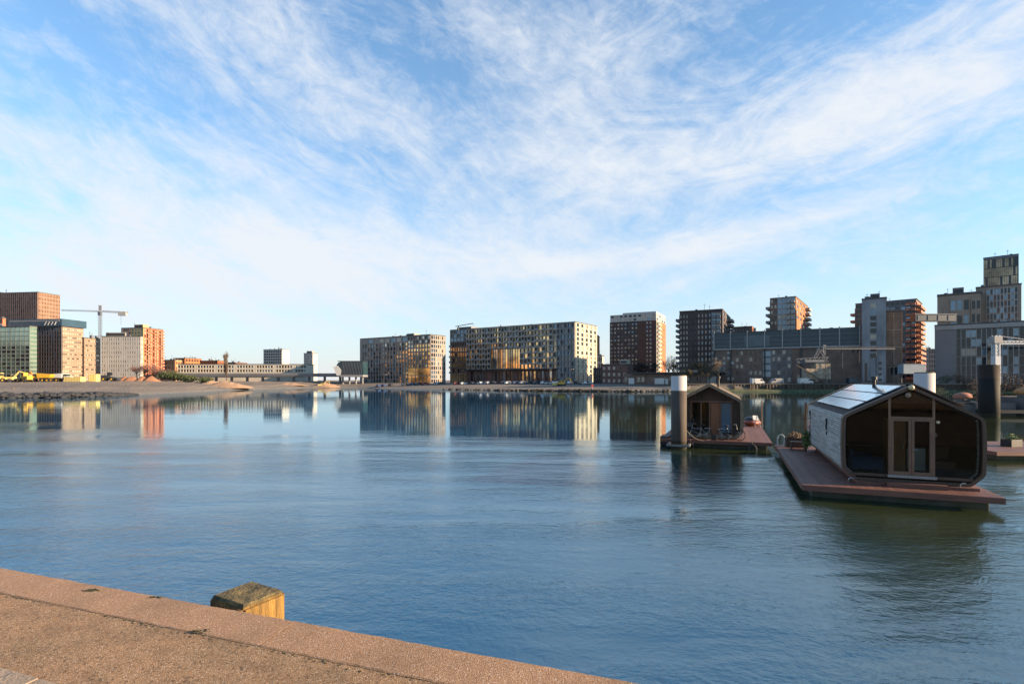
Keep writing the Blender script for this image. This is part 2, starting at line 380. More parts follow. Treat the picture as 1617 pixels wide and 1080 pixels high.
# ------------------------------------------------------------------ far bank terrain
SH = [(-1700, 42), (-900, 70), (-200, 112), (0, 131), (100, 138), (205, 152), (250, 166), (300, 185), (350, 215), (420, 252), (500, 292), (560, 295), (650, 262), (720, 238), (800, 216),
      (900, 206), (1000, 196), (1090, 201), (1300, 201), (1500, 192), (1617, 186), (2000, 172), (2800, 90), (3400, 60)]
HG = [(-1700, 3.0), (0, 3.7), (220, 3.9), (330, 3.6), (500, 3.4), (570, 2.8), (700, 2.4), (1100, 2.6), (1300, 2.8), (3400, 2.9)]
def lerp(T, x):
    if x <= T[0][0]: return T[0][1]
    for (a, u), (b_, v) in zip(T, T[1:]):
        if x <= b_: return u + (v - u) * (x - a) / (b_ - a)
    return T[-1][1]
def ground(px, d):
    wall = max(0, min(1, (px - 1040) / 60)); hg = lerp(HG, px); L_ = 85 if px < 400 else 62
    k = max(0, min(1, d / L_)); z = hg * (1 - (1 - k) ** 2.2) if px < 400 else hg * (k * (2 - k))
    if d < 0: z = d * .12
    x, y = X(px, lerp(SH, px) + d), lerp(SH, px) + d
    if 0 <= d < 140 and px < 1100: z += (noise.noise(Vector((x * .06, y * .06, 0))) * .55 + noise.noise(Vector((x * .2, y * .2, 3))) * .22) * min(1, d / 12) * (1 if px < 560 else .25) * max(0, 1 - max(0, d - 80) / 60)
    if wall > 0: z = z * (1 - wall) + hg * wall if d > .5 else z * (1 - wall) + -1 * wall
    return z
def gz(x, y):
    px = CX + F * x / y; return ground(px, y - lerp(SH, px))
mb = MB(); cols = [px for px in range(-1700, 3401, 12 if False else 15)]; ds = [-14, -5, 0, .45, 1.2, 2.5, 4.5, 7, 10, 14, 18, 23, 28, 34, 41, 49, 58, 70, 85, 105, 140, 200, 400, 900, 1900, 3500]
for d in ds:
    for px in cols:
        Z = lerp(SH, px) + d; mb.v.append((X(px, Z), Z, ground(px, d)))
nc = len(cols)
for i in range(len(ds) - 1):
    for j in range(nc - 1): mb.f.append((i * nc + j, i * nc + j + 1, (i + 1) * nc + j + 1, (i + 1) * nc + j)); mb.m.append(0)
m, nt, b = newmat('sand_ground'); co = obj_co(nt); n1 = nz(nt, obj_co(nt, (.35, 2.2, 1), (0, 0, R(-12))), .06, 7, .7, .5); n2 = nz(nt, obj_co(nt, (.6, 2.5, 1)), .35, 6, .7); g = N(nt, 'ShaderNodeSeparateXYZ'); nt.links.new(co, g.inputs[0])
zr = ramp(nt, math_(nt, 'MULTIPLY_ADD', g.outputs[2], .22, math_(nt, 'MULTIPLY', n1, .35)), [(.1, (.06, .056, .05)), (.22, (.22, .205, .18)), (.36, (.14, .12, .10)), (.52, (.21, .175, .14)), (.7, (.12, .095, .075)), (.88, (.22, .16, .11))])
nt.links.new(mix(nt, n2, zr, (.12, .10, .08)), b.inputs['Base Color']); b.inputs['Roughness'].default_value = .95; bump(nt, b, n2, .6, .3)
tag(mb.build('ground', m), kind='structure')

# ------------------------------------------------------------------ near quay
QZ = 2.8
e0 = Vector((-4.353, 4.50, 0)); ed = Vector((.947, -.3215, 0)).normalized(); en = Vector((-.3215, -.947, 0)).normalized()   # along the edge, and away from the water
def qp(s_, t_, z): v = e0 + ed * s_ + en * t_; return (v.x, v.y, z)
m, nt, b = newmat('quay_paving'); co = obj_co(nt)
v1 = N(nt, 'ShaderNodeTexVoronoi'); v1.inputs['Scale'].default_value = 260; nt.links.new(co, v1.inputs['Vector'])
v2 = N(nt, 'ShaderNodeTexVoronoi'); v2.inputs['Scale'].default_value = 75; nt.links.new(co, v2.inputs['Vector'])
spx = N(nt, 'ShaderNodeSeparateColor'); nt.links.new(v1.outputs['Color'], spx.inputs[0])
grain = ramp(nt, spx.outputs[0], [(0, (.12, .072, .038)), (.35, (.24, .14, .067)), (.7, (.31, .185, .092)), (.93, (.40, .27, .16)), (1, (.62, .56, .48))])
sp2 = N(nt, 'ShaderNodeSeparateColor'); nt.links.new(v2.outputs['Color'], sp2.inputs[0])
g2 = ramp(nt, sp2.outputs[1], [(0, (.4, .38, .36)), (.12, (.9, .9, .9)), (1, (1.15, 1.12, 1.1))])
pt = ramp(nt, nz(nt, co, .9, 6, .6), [(.3, (.62, .66, .62)), (.5, (.95, .95, .92)), (.72, (1.18, 1.08, 1.02))])
pt2 = ramp(nt, nz(nt, co, 6, 5, .65), [(.25, (.7, .7, .7)), (.6, (1.05, 1.05, 1.05))])
cc = mix(nt, 1, mix(nt, 1, mix(nt, 1, grain, g2, 'MULTIPLY'), pt, 'MULTIPLY'), pt2, 'MULTIPLY')
nt.links.new(cc, b.inputs['Base Color']); b.inputs['Roughness'].default_value = .9
bump(nt, b, math_(nt, 'ADD', v1.outputs['Distance'], math_(nt, 'MULTIPLY', nz(nt, co, 30, 5), .8)), .55, .006)
PAVE = m
m, nt, b = newmat('quay_coping'); co = obj_co(nt)
v1 = N(nt, 'ShaderNodeTexVoronoi'); v1.inputs['Scale'].default_value = 230; nt.links.new(co, v1.inputs['Vector'])
spx = N(nt, 'ShaderNodeSeparateColor'); nt.links.new(v1.outputs['Color'], spx.inputs[0])
grain = ramp(nt, spx.outputs[0], [(0, (.16, .09, .052)), (.35, (.30, .172, .088)), (.75, (.37, .218, .117)), (.95, (.45, .30, .19)), (1, (.66, .58, .52))])
pt = ramp(nt, nz(nt, co, 1.7, 6, .6), [(.3, (.74, .74, .74)), (.7, (1.12, 1.08, 1.06))])
stain = ramp(nt, nz(nt, co, 3.2, 6, .75), [(.24, (.35, .33, .3)), (.30, (1, 1, 1))])
cc = mix(nt, 1, mix(nt, 1, grain, pt, 'MULTIPLY'), stain, 'MULTIPLY')
nt.links.new(cc, b.inputs['Base Color']); b.inputs['Roughness'].default_value = .9
bump(nt, b, math_(nt, 'ADD', v1.outputs['Distance'], math_(nt, 'MULTIPLY', nz(nt, co, 22, 6), .9)), .5, .006)
COPE = m
QWALL = brick('quay_wall_stone', (.2, .15, .12), (.16, .12, .1), (.08, .08, .07), 1.2, .5)
def wob(s_, amp=.004): return amp * noise.noise(Vector((s_ * 5.1, 1, 0))) + amp * .6 * noise.noise(Vector((s_ * 19, 2, 0)))
# paved surface behind the coping, following its wavering inner edge
mb = MB(); S0, S1 = -8.0, 12.0; ns_ = 260
rowA = [qp(S0 + (S1 - S0) * i / ns_, .347 + wob(S0 + (S1 - S0) * i / ns_, .006), QZ - .008) for i in range(ns_ + 1)]
rowB = [qp(S0 + (S1 - S0) * i / ns_, 6, QZ - .008) for i in range(ns_ + 1)]
mb.band(rowB, rowA, closed=False)
far = [qp(-130, .36, QZ - .012), qp(S0, .36, QZ - .012), qp(S0, 6, QZ - .012), qp(-130, 6, QZ - .012)]; mb.face(far[::-1])
mb.face([qp(S1, .36, QZ - .012), qp(220, .36, QZ - .012), qp(220, 6, QZ - .012), qp(S1, 6, QZ - .012)][::-1])
mb.face([qp(-130, 6, QZ - .012), qp(220, 6, QZ - .012), qp(1500, 1800, QZ - .012), qp(-1500, 1800, QZ - .012)][::-1])
tag(mb.build('pavement', PAVE), kind='structure')
# wall face and coping stones
mb = MB(); mb.obox(qp(-125, .10, -2), ed * 340, en * .25, (0, 0, QZ - .42 + 2))
tag(mb.build('quay_wall', QWALL), 'pinkish stone quay wall at the water in the foreground', 'quay wall')
root = empty('quay_coping', qp(0, 0, QZ), 0, 'reddish granular coping stones along the foreground quay edge', 'coping')
base = Vector(qp(0, 0, QZ)); joints = [-125, -40, -14, -6.2, -2.6, 3.1, 6.3, 9.2, 11.6, 40, 215]
for a, b_ in zip(joints, joints[1:]):
    mb = MB(); n_ = max(2, int(min(b_ - a, 12) / .05)); prof = [(.345, -.40), (.345, -.006), (.337, 0), (.02, .001), (.006, -.006), (0, -.022), (0, -.40)]
    rows = []
    for i in range(n_ + 1):
        s_ = a + .004 + (b_ - a - .008) * i / n_
        row = []
        for k, (t_, z_) in enumerate(prof):
            q = Vector(qp(s_, t_ + (wob(s_ + (3 if k > 2 else 0), .007) if z_ > -.3 else 0), QZ + z_ + (.002 * noise.noise(Vector((s_ * 3, k, 0)))))) - base; row.append(q)
        rows.append(row)
    for r0, r1 in zip(rows, rows[1:]): mb.band(r0, r1)
    mb.face(rows[0][::-1]); mb.face(rows[-1])
    mb.build('coping_stone', COPE, root)
# a strip of clinker pavers at the lower left corner
PV = M('clinker', (.50, .38, .27), .85, .3, 3, bmp=.5, bscale=60)
root = empty('paver_strip', (-3.35, 2.75, QZ - .012), 0, 'row of weathered grey pavers at the lower left corner of the quay', 'pavers')
pr = Vector((.947, -.3215, 0)); pn = Vector((-.3215, -.947, 0)); rnd = random.Random(3)
for i in range(-8, 6):
    for j in range(5):
        mb = MB(); o = Vector((0.62, .145, 0)) + pr * (i * .205) + pn * (j * .108) + pn * rnd.uniform(-.004, .004)
        if (o + Vector((-3.35, 2.75, 0))).y < 2.3 and False: continue
        mb.obox(o + Vector((0, 0, .001)), pr * .196, pn * .10, (0, 0, .010 + rnd.uniform(-.002, .003)))
        mb.build('paver', PV, root, bevel=.003)
# timber fender pile
TIM = M('weathered_timber_pile', (.44, .25, .055), .85, .35, 4, bmp=.8, bscale=25, stretch=(4, 4, .5), col2=(.13, .075, .02))
TIMT = M('timber_pile_top', (.26, .185, .07), .95, .4, 8, bmp=.8, bscale=40, col2=(.035, .035, .02))
def on(px, py, z): Z = F * (H - z) / (py - HY); return Vector((X(px, Z), Z, z))
tz = QZ + .024; f_ = on(389, 957, tz); r_ = on(451.5, 931.8, tz); l_ = on(324.6, 947.5, tz)
ux = (r_ - f_); uy = (l_ - f_); uy = Vector((-ux.y, ux.x, 0)).normalized() * uy.length
cen = f_ + (ux + uy) / 2; ux = ux * 1.10; uy = uy * 1.13; cen = cen + uy * .10; root = empty('fender_pile', (cen.x, cen.y, 0), 0, 'square weathered timber pile rising just above the quay edge', 'pile')
bm = bmesh.new(); bmesh.ops.create_cube(bm, size=1)
for v in bm.verts: p = ux * v.co.x + uy * v.co.y; v.co = Vector((p.x, p.y, (tz - .012 if v.co.z > 0 else -2)))
bmesh.ops.bevel(bm, geom=[e for e in bm.edges], offset=.022, segments=3, affect='EDGES')
me = bpy.data.meshes.new('post'); bm.to_mesh(me); bm.free(); me.materials.append(TIM); o = bpy.data.objects.new('post', me); C.objects.link(o); o.parent = root
bm = bmesh.new(); bmesh.ops.create_grid(bm, x_segments=24, y_segments=24, size=.5)
for v in bm.verts:
    k = max(abs(v.co.x), abs(v.co.y)); p = (ux * v.co.x + uy * v.co.y) * .93; dz = noise.noise(Vector((p.x * 14, p.y * 14, 0))) * .006
    v.co = Vector((p.x, p.y, tz - .008 + (dz + .006 if k < .48 else -.012)))
me = bpy.data.meshes.new('end_grain'); bm.to_mesh(me); bm.free(); me.materials.append(TIMT); o = bpy.data.objects.new('end_grain', me); C.objects.link(o); o.parent = root

# ------------------------------------------------------------------ buildings, left to right
FIN = M('brown_fins', (.16, .11, .10), .6, .2, .3); TAN = M('tan_stone', (.30, .215, .16), .8, .15, .2); WSTONE = M('white_panel', (.56, .54, .51), .7, .12, .2)
OCON = M('orange_panel', (.62, .2, .10), .8, .15, .2); CREAM = M('cream_panel', (.62, .55, .42), .8, .12, .2); YEL = M('yellow_panel', (.7, .5, .2), .8, .1, .2)
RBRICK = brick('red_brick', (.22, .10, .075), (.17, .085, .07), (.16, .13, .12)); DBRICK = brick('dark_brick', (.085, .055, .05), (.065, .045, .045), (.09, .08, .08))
BBRICK = brick('brown_brick', (.25, .165, .125), (.19, .13, .105), (.14, .12, .11)); OBRICK = brick('orange_and_sunlit_brick', (.48, .17, .06), (.42, .14, .05), (.3, .18, .1))  # OBRICK also paints low sunlight onto the right ends of darker towers
GBRICK = brick('grey_brick', (.19, .165, .145), (.15, .13, .12), (.12, .12, .12)); TEAL = M('teal_cladding', (.045, .075, .085), .45, .25, .4, stretch=(1, 1, 3))
LGREY = M('light_grey_panel', (.37, .355, .34), .7, .14, .2); BEIGE = M('beige_concrete', (.34, .28, .22), .85, .2, .15); NAVY = M('navy_panel', (.03, .075, .12), .4, .15, .3)
BLGR = M('bluegrey_panel', (.22, .215, .22), .65, .14, .2)
pick = lambda *g: (lambda i, j, r: r.choice(g))

building('glass_office', 'low green glass office block cut by the left edge of the photo', 'office building', -55, 47, 58, 268, 516, 8, [M('green_grey', (.2, .25, .22), .5, .1, .3)],
         front=[(0, 1, 0, .66, dict(nf=9, nb=14, pw=.12, sh=.35, pr=.12, gl=[G_GREEN, G_DARK, G_GREEN])), (0, 1, .66, 1, dict(nf=4, nb=14, pw=.1, sh=.2, pr=.12, gl=[glassm('pale_green_glass', (.28, .34, .27), .5, .2)]))],
         side=[(0, 1, 0, 1, dict(nf=13, nb=4, pw=.12, sh=.35, pr=.12, gl=[G_GREEN]))], zb=3.4)
building('roof_block', 'small orange lit block behind the green glass office', 'building', -30, 5, 9, 330, 503, 8, [OCON], front=[(0, 1, 0, 1, dict(nf=12, nb=4, gl=[G_DARK]))], zb=3.6)
building('office_tower', 'tall brown tower with close vertical fins at the far left', 'tower', -70, 60, 94, 345, 462, 8, [FIN, M('sunlit_fins', (.36, .21, .14), .6, .2, .3)],  # second fin tone is lighter, painting sunlight on the right side
         front=[(0, 1, 0, 1, dict(nf=22, nb=40, pw=.5, sh=.12, pr=.5, gl=[G_DARK, G_DARK, G_CURT]))], side=[(0, 1, 0, 1, dict(nf=22, nb=14, pw=.55, sh=.25, pr=.35, gl=[G_DARK, G_COAT], wm=1))], zb=3.6)
r_, W_, D_, h_ = building('office_block', 'dark grid fronted office with a sunlit banded side and navy top storey', 'office building', 46, 98, 131, 285, 516, 8, [M('dark_grid', (.10, .09, .095), .6, .15, .3), TAN],
         front=[(0, 1, 0, 1, dict(nf=13, nb=13, pw=.35, sh=.3, pr=.4, gl=[G_DARK, G_DARK, G_BLUE]))], side=[(0, 1, 0, 1, dict(nf=13, nb=9, pw=.05, sh=.68, pr=.25, gl=[G_COAT, G_CURT, G_CURT], wm=1))], zb=3.6, parapet=.3)
mb = MB(); mb.box((-12.2, -1.3, h_ + .32), (W_ + 1.2, D_ + 1, h_ + 4.2)); mb.box((-11, -1.45, h_ + 2.9), (W_, -1.302, h_ + 3.5), 1)
tp = mb.build('top_storey', [NAVY, LGREY], r_)
mb = MB()
for k in range(4): mb.bar((W_ * (.55 + .1 * k), -1.42, h_ + .9), (W_ * (.60 + .1 * k), -1.42, h_ + 2.6), .28)
mb.build('sign_strokes', WHITE, tp)
building('office_wing', 'sunlit beige wing with horizontal window bands right of the dark grid office', 'office building', 131.5, 132.5, 158, 296, 534, 8, [TAN],
         side=[(0, 1, 0, 1, dict(nf=9, nb=12, pw=.04, sh=.68, pr=.25, gl=[G_CURT, G_CURT, G_COAT]))], zb=3.6)
building('white_office', 'white panelled office with small scattered windows', 'office building', 160, 222, 224, 302, 532, 0.5, [WSTONE],
         front=[(0, 1, .1, 1, dict(nf=9, nb=17, pw=.55, sh=.6, pr=.2, skip=.3, gl=[G_DARK, G_BLUE, G_CURT])), (.35, .95, 0, .098, dict(nf=1, nb=9, pw=.1, sh=.2, gl=[G_BLUE]))],
         side=[(0, 1, 0, 1, dict(nf=9, nb=3, pw=.5, sh=.6, gl=[G_DARK]))], zb=3.6, roofs=[(.1, .6, .3, .7, 2.6, LGREY)])
building('apartment_tower', 'orange and white striped balcony tower lit by the sun', 'apartment tower', 192, 227, 257, 350, 518, 12, [OCON, YEL, CREAM],
         front=[(0, .45, 0, 1, dict(nf=17, nb=4, pw=.25, sh=.45, gl=[G_DARK, G_CURT], sm=2)), (.45, 1, 0, 1, dict(nf=17, nb=4, pw=.5, sh=.5, gl=[G_CURT, G_DARK], wm=1, sm=2))],
         side=[(0, 1, 0, 1, dict(nf=17, nb=9, pw=.28, sh=.42, gl=[G_DARK, G_CURT], sm=0, bal=lambda i, j: i % 3 != 0, bd=1.3))], zb=3.6, bmats=[CREAM, OCON], roofs=[(.3, .7, .3, .6, 3, YEL)])
building('apartment_block', 'low orange flats beside a bush and the orange tower', 'apartment block', 252, 277, 287, 380, 569, 15, [M('peach_panel', (.6, .3, .14), .8, .1, .3), CREAM],
         front=[(0, 1, 0, 1, dict(nf=4, nb=6, pw=.4, sh=.45, gl=[G_DARK, G_CURT], sm=1))], side=[(0, 1, 0, 1, dict(nf=4, nb=4, pw=.4, sh=.45, gl=[G_DARK]))], zb=3.6)
for lab, pL, pC, pR, Z, y, mt in (('brown flats with a flat roof behind the long white block', 274, 292, 318, 430, 566, OBRICK), ('orange terraced flats behind the left half of the long white block', 318, 344, 354, 440, 570, OBRICK), ('low red brick block behind the white block and the poplar', 360, 372, 390, 450, 573, RBRICK)):
    building('flats', lab, 'apartment block', pL, pC, pR, Z, y, 15, [mt], front=[(0, 1, .5, 1, dict(nf=3, nb=8, pw=.4, sh=.5, gl=[G_DARK]))], side=[(0, 1, .5, 1, dict(nf=3, nb=6, pw=.4, sh=.5, gl=[G_DARK]))], zb=3.5)
WALLW = M('off_white_panel', (.66, .60, .50), .8, .08, .2)
building('gallery_flats', 'long low white block of gallery flats with three window rows', 'apartment block', 281, 484, 491, 345, 576, -2.5, [WALLW],
         front=[(0, 1, .28, 1, dict(nf=3, nb=46, pw=.2, sh=.42, pr=.5, gl=[G_DARK, G_DARK, G_BLUE], skip=lambda i, j, r: i % 7 == 6))], zb=3.4, D=14)
building('distant_tower', 'white distant tower with a dark four column window front', 'apartment tower', 416, 446, 457, 560, 552, 14, [M('tower_white', (.68, .66, .62), .7, .1, .1)],
         front=[(.04, .98, .05, .98, dict(nf=11, nb=8, pw=.14, sh=.28, pr=.4, gl=[G_DARK], skip=0)), ], zb=3, D=11)
building('distant_tower', 'smaller pale distant tower left of the station hall', 'apartment tower', 480, 494, 501, 640, 558, 14, [M('tower_pale', (.55, .5, .45), .7, .1, .1)],
         front=[(0, 1, 0, 1, dict(nf=13, nb=8, pw=.35, sh=.4, gl=[G_BLUE, G_CURT, G_DARK]))], zb=3, D=9, roofs=[(.2, .8, .2, .8, 3, LGREY)])

# waterfront blocks A and B
gold_low = lambda i, j, r: G_COAT
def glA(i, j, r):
    if i >= 12: return r.choice([G_GLINT, G_COAT]) if (j < 8 or r.random() < .5) else G_DARK
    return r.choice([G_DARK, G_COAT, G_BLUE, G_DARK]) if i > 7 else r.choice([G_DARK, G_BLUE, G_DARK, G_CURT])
GP = M('grey_pier', (.34, .29, .255), .7, .12, .3); PINK = M('pinkish_brick_panel', (.31, .195, .15), .85, .2, .3)
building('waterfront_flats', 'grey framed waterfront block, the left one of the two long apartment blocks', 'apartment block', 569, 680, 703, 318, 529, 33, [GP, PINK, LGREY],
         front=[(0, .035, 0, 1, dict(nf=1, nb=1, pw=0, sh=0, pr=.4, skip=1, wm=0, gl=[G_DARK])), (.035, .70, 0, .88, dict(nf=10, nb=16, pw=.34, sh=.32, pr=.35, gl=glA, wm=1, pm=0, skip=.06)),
                (.035, .70, .88, 1, dict(nf=1, nb=8, pw=.15, sh=.3, pr=.35, gl=[G_BLUE, G_CURT, G_COAT], skip=.4)), (.70, 1, .32, 1, dict(nf=8, nb=8, pw=.24, sh=.3, pr=.35, gl=lambda i, j, r: r.choice([G_GLINT, G_GLINT, G_BRONZE_GLINT, G_COAT]) if j < 6 else r.choice([G_COAT, G_DARK]), wm=1, pm=0)),
                (.70, 1, .17, .32, dict(nf=2, nb=3, pw=.04, sh=.06, pr=.2, gl=[G_GLINT])), (.70, 1, 0, .165, dict(nf=1, nb=6, pw=.08, sh=.12, pr=.3, gl=[G_GLINT, G_GLINT, G_BRONZE_GLINT]))],
         side=[(0, .3, 0, 1, dict(nf=11, nb=2, pw=.2, sh=.2, gl=[G_DARK, G_BLUE])), (.3, 1, 0, 1, dict(nf=11, nb=5, pw=.4, sh=.3, gl=[G_DARK, G_BLUE, G_CURT], wm=0, skip=.1))], zb=2.4,  # end wall toned a darker grey in place of its shade
         roofs=[(.62, .72, .3, .7, 2.2, LGREY)])
def glB(i, j, r): return r.choice([G_GLINT, G_BRONZE_GLINT, G_BRONZE_GLINT, G_DARK]) if i < 6 or (j < 5 and r.random() < .35) else r.choice([G_DARK, G_BLUE, G_DARK, G_CURT])
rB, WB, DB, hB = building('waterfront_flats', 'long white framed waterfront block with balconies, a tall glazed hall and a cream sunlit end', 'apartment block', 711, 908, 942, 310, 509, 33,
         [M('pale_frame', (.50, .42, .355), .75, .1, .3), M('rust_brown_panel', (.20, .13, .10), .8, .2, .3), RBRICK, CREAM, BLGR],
         front=[(0, .155, .18, .78, dict(nf=6, nb=7, pw=.22, sh=.3, pr=.3, gl=lambda i, j, r: (G_GLINT if r.random() < .8 else G_COAT) if j < 5 and r.random() < .85 else G_DARK, wm=1, bal=lambda i, j: i == 0, bd=1.4)), (0, .155, .78, 1, dict(nf=3, nb=5, pw=.25, sh=.28, pr=.3, gl=[G_BLUE, G_DARK], wm=4)),
                (0, .155, 0, .18, dict(nf=1, nb=7, pw=.12, sh=.08, pr=.2, gl=[G_GLINT])),
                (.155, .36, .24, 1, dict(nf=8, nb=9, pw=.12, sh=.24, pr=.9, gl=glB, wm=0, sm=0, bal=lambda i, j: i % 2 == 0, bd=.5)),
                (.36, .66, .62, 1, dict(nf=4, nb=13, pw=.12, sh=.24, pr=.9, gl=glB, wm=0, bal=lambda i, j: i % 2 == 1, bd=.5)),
                (.36, .60, .26, .605, dict(nf=1, nb=12, pw=.08, sh=.03, pr=.4, gl=[G_GLINT, G_BRONZE_GLINT, G_BRONZE_GLINT, G_COAT], wm=4)), (.60, .66, .24, .615, dict(nf=4, nb=2, pw=.12, sh=.24, pr=.9, gl=glB)),
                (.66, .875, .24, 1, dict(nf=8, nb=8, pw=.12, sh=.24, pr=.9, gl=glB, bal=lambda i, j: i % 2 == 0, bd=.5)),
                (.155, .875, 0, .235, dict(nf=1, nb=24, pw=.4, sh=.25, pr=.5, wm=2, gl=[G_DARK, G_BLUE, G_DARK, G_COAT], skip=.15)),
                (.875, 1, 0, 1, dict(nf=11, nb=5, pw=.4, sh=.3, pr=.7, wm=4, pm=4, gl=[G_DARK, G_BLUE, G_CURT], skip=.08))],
         side=[(0, 1, .17, 1, dict(nf=11, nb=5, pw=.5, sh=.26, pr=.3, wm=3, gl=[G_DARK, G_DARK, G_CURT])), (0, 1, 0, .168, dict(nf=1, nb=5, pw=.35, sh=.1, pr=.3, wm=3, gl=[G_DARK]))],
         zb=2.4, bmats=[LGREY, LGREY], roofs=[(.01, .14, .2, .8, 2.6, BLGR)])
mb = MB(); mb.box((.155 * WB, -3.4, .235 * hB), (.875 * WB, -.935, .235 * hB + .5)); mb.build('canopy', DGREY, rB)

# towers and rows behind
building('distant_tower', 'narrow orange brick tower peeking out beside the cream end of the white framed block', 'apartment tower', 935, 943, 950, 420, 530, 15, [OBRICK],
         front=[(0, 1, 0, 1, dict(nf=14, nb=4, gl=[G_DARK]))], zb=2.5, D=20)
building('low_house', 'small white building between the cream block end and the brick tower', 'building', 937, 951, 957, 380, 562, 15, [WSTONE, GREY], front=[(0, 1, 0, 1, dict(nf=4, nb=5, gl=[G_DARK]))], zb=2.5, D=14)
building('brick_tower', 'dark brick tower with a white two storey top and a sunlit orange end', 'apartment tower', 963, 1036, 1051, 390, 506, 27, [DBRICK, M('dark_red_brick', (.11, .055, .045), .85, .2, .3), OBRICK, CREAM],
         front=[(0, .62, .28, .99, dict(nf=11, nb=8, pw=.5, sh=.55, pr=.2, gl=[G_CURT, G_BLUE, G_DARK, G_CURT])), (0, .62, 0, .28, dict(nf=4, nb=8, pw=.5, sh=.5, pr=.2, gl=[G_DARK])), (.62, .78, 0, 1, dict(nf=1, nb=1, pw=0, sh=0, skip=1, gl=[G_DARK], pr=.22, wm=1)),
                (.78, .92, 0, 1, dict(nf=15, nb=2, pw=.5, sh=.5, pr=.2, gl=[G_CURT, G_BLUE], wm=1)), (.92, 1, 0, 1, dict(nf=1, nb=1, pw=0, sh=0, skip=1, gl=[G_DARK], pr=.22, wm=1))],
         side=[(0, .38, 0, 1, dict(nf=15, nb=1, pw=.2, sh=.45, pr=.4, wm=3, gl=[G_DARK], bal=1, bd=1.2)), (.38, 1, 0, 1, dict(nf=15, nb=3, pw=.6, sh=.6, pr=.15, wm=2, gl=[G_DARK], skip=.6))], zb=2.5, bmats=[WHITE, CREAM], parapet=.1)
# its white top storeys
t_ = [o for o in bpy.data.objects if o.name.startswith('brick_tower')][0]
W_ = 0
wl = [o for o in t_.children if o.name.startswith('wall')][0]; bb = [Vector(c) for c in wl.bound_box]; W_ = max(c.x for c in bb) - .25; D_ = max(c.y for c in bb); h_ = max(c.z for c in bb)
mb = MB(); ws = []; mb.box((.25, .3, h_ + .14), (W_ - .3, D_ - .5, h_ + 5.6)); mb.box((W_ * .28, .8, h_ + 5.61), (W_ - .3, D_ - 1, h_ + 6.9))
facade(mb, ws, [], (.25, .3, 0), (1, 0, 0), (0, -1, 0), W_ - .55, h_ + .14, h_ + 5.6, dict(nf=2, nb=10, pw=.35, sh=.4, pr=.2, gl=[G_DARK, G_CURT, G_BLUE], skip=.3))
facade(mb, ws, [], (W_ - .3, .3, 0), (0, 1, 0), (1, 0, 0), D_ - .8, h_ + .14, h_ + 5.6, dict(nf=2, nb=4, pw=.35, sh=.4, pr=.2, gl=[G_DARK, G_CURT]))
tp = mb.build('top_storey', WSTONE, t_); add_windows(tp, ws, cap=40) if False else None
for (c, u, n, ww, hh_, g_) in ws:
    b = MB(); b.obox(c - u * ww / 2 - Vector((0, 0, hh_ / 2)) - n * .05, u * ww, n * .05, (0, 0, hh_)); b.build('window', g_, tp)

building('balcony_tower', 'dark brown brick tower with balconies on both edges, left of the long warehouse', 'apartment tower', 1073, 1140, 1153, 245, 489, 27.5, [DBRICK, GREY, LGREY],
         front=[(0, .22, .22, .97, dict(nf=10, nb=3, pw=.6, sh=.45, pr=.15, gl=[G_CURT])), (.22, .42, .22, .97, dict(nf=10, nb=2, pw=.7, sh=.6, pr=.15, gl=[G_DARK], skip=.3)), (.42, .76, .22, .97, dict(nf=10, nb=4, pw=.6, sh=.4, pr=.15, gl=[G_CURT, G_CURT, G_BLUE])),
                (.76, .98, .22, .97, dict(nf=10, nb=2, pw=.12, sh=.3, pr=.2, wm=1, gl=[G_BLUE, G_CURT], bal=1, bd=1.0)), (0, .45, .08, .2, dict(nf=2, nb=3, pw=.12, sh=.3, gl=[G_DARK, G_CURT]))],
         side=[(0, 1, .1, 1, dict(nf=12, nb=3, pw=.5, sh=.5, pr=.2, gl=[G_DARK], bal=lambda i, j: i == 2, bd=2))], left=[(0, .35, .2, .95, dict(nf=10, nb=1, pw=.3, sh=.4, pr=.1, gl=[G_DARK], bal=1, bd=1.9))], zb=2.6, bmats=[LGREY, GREY], parapet=.4)
building('flats', 'flat brown brick block behind the teal topped warehouse roof', 'apartment block', 1155, 1187, 1205, 340, 516, 30, [DBRICK, OBRICK],
         front=[(0, 1, .4, 1, dict(nf=5, nb=6, gl=[G_DARK]))], side=[(0, 1, .4, 1, dict(nf=5, nb=6, pw=.4, sh=.4, wm=1, gl=[G_DARK]))], zb=2.6, D=26)
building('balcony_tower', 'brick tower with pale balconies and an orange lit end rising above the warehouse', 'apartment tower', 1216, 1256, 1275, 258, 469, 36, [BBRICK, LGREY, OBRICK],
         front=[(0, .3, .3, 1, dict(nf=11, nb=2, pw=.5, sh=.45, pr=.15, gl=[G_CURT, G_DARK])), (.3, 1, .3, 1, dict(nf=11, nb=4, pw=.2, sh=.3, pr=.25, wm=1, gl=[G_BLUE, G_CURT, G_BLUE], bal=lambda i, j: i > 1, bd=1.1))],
         side=[(0, 1, .3, 1, dict(nf=11, nb=4, pw=.45, sh=.5, pr=.2, wm=2, gl=[G_CURT, G_DARK], skip=.2, bal=lambda i, j: i == 3, bd=2))], left=[(0, .4, .3, .97, dict(nf=8, nb=1, pw=.3, sh=.4, pr=.1, gl=[G_DARK], bal=1, bd=2.2))], zb=2.7, bmats=[LGREY, LGREY], parapet=.4)

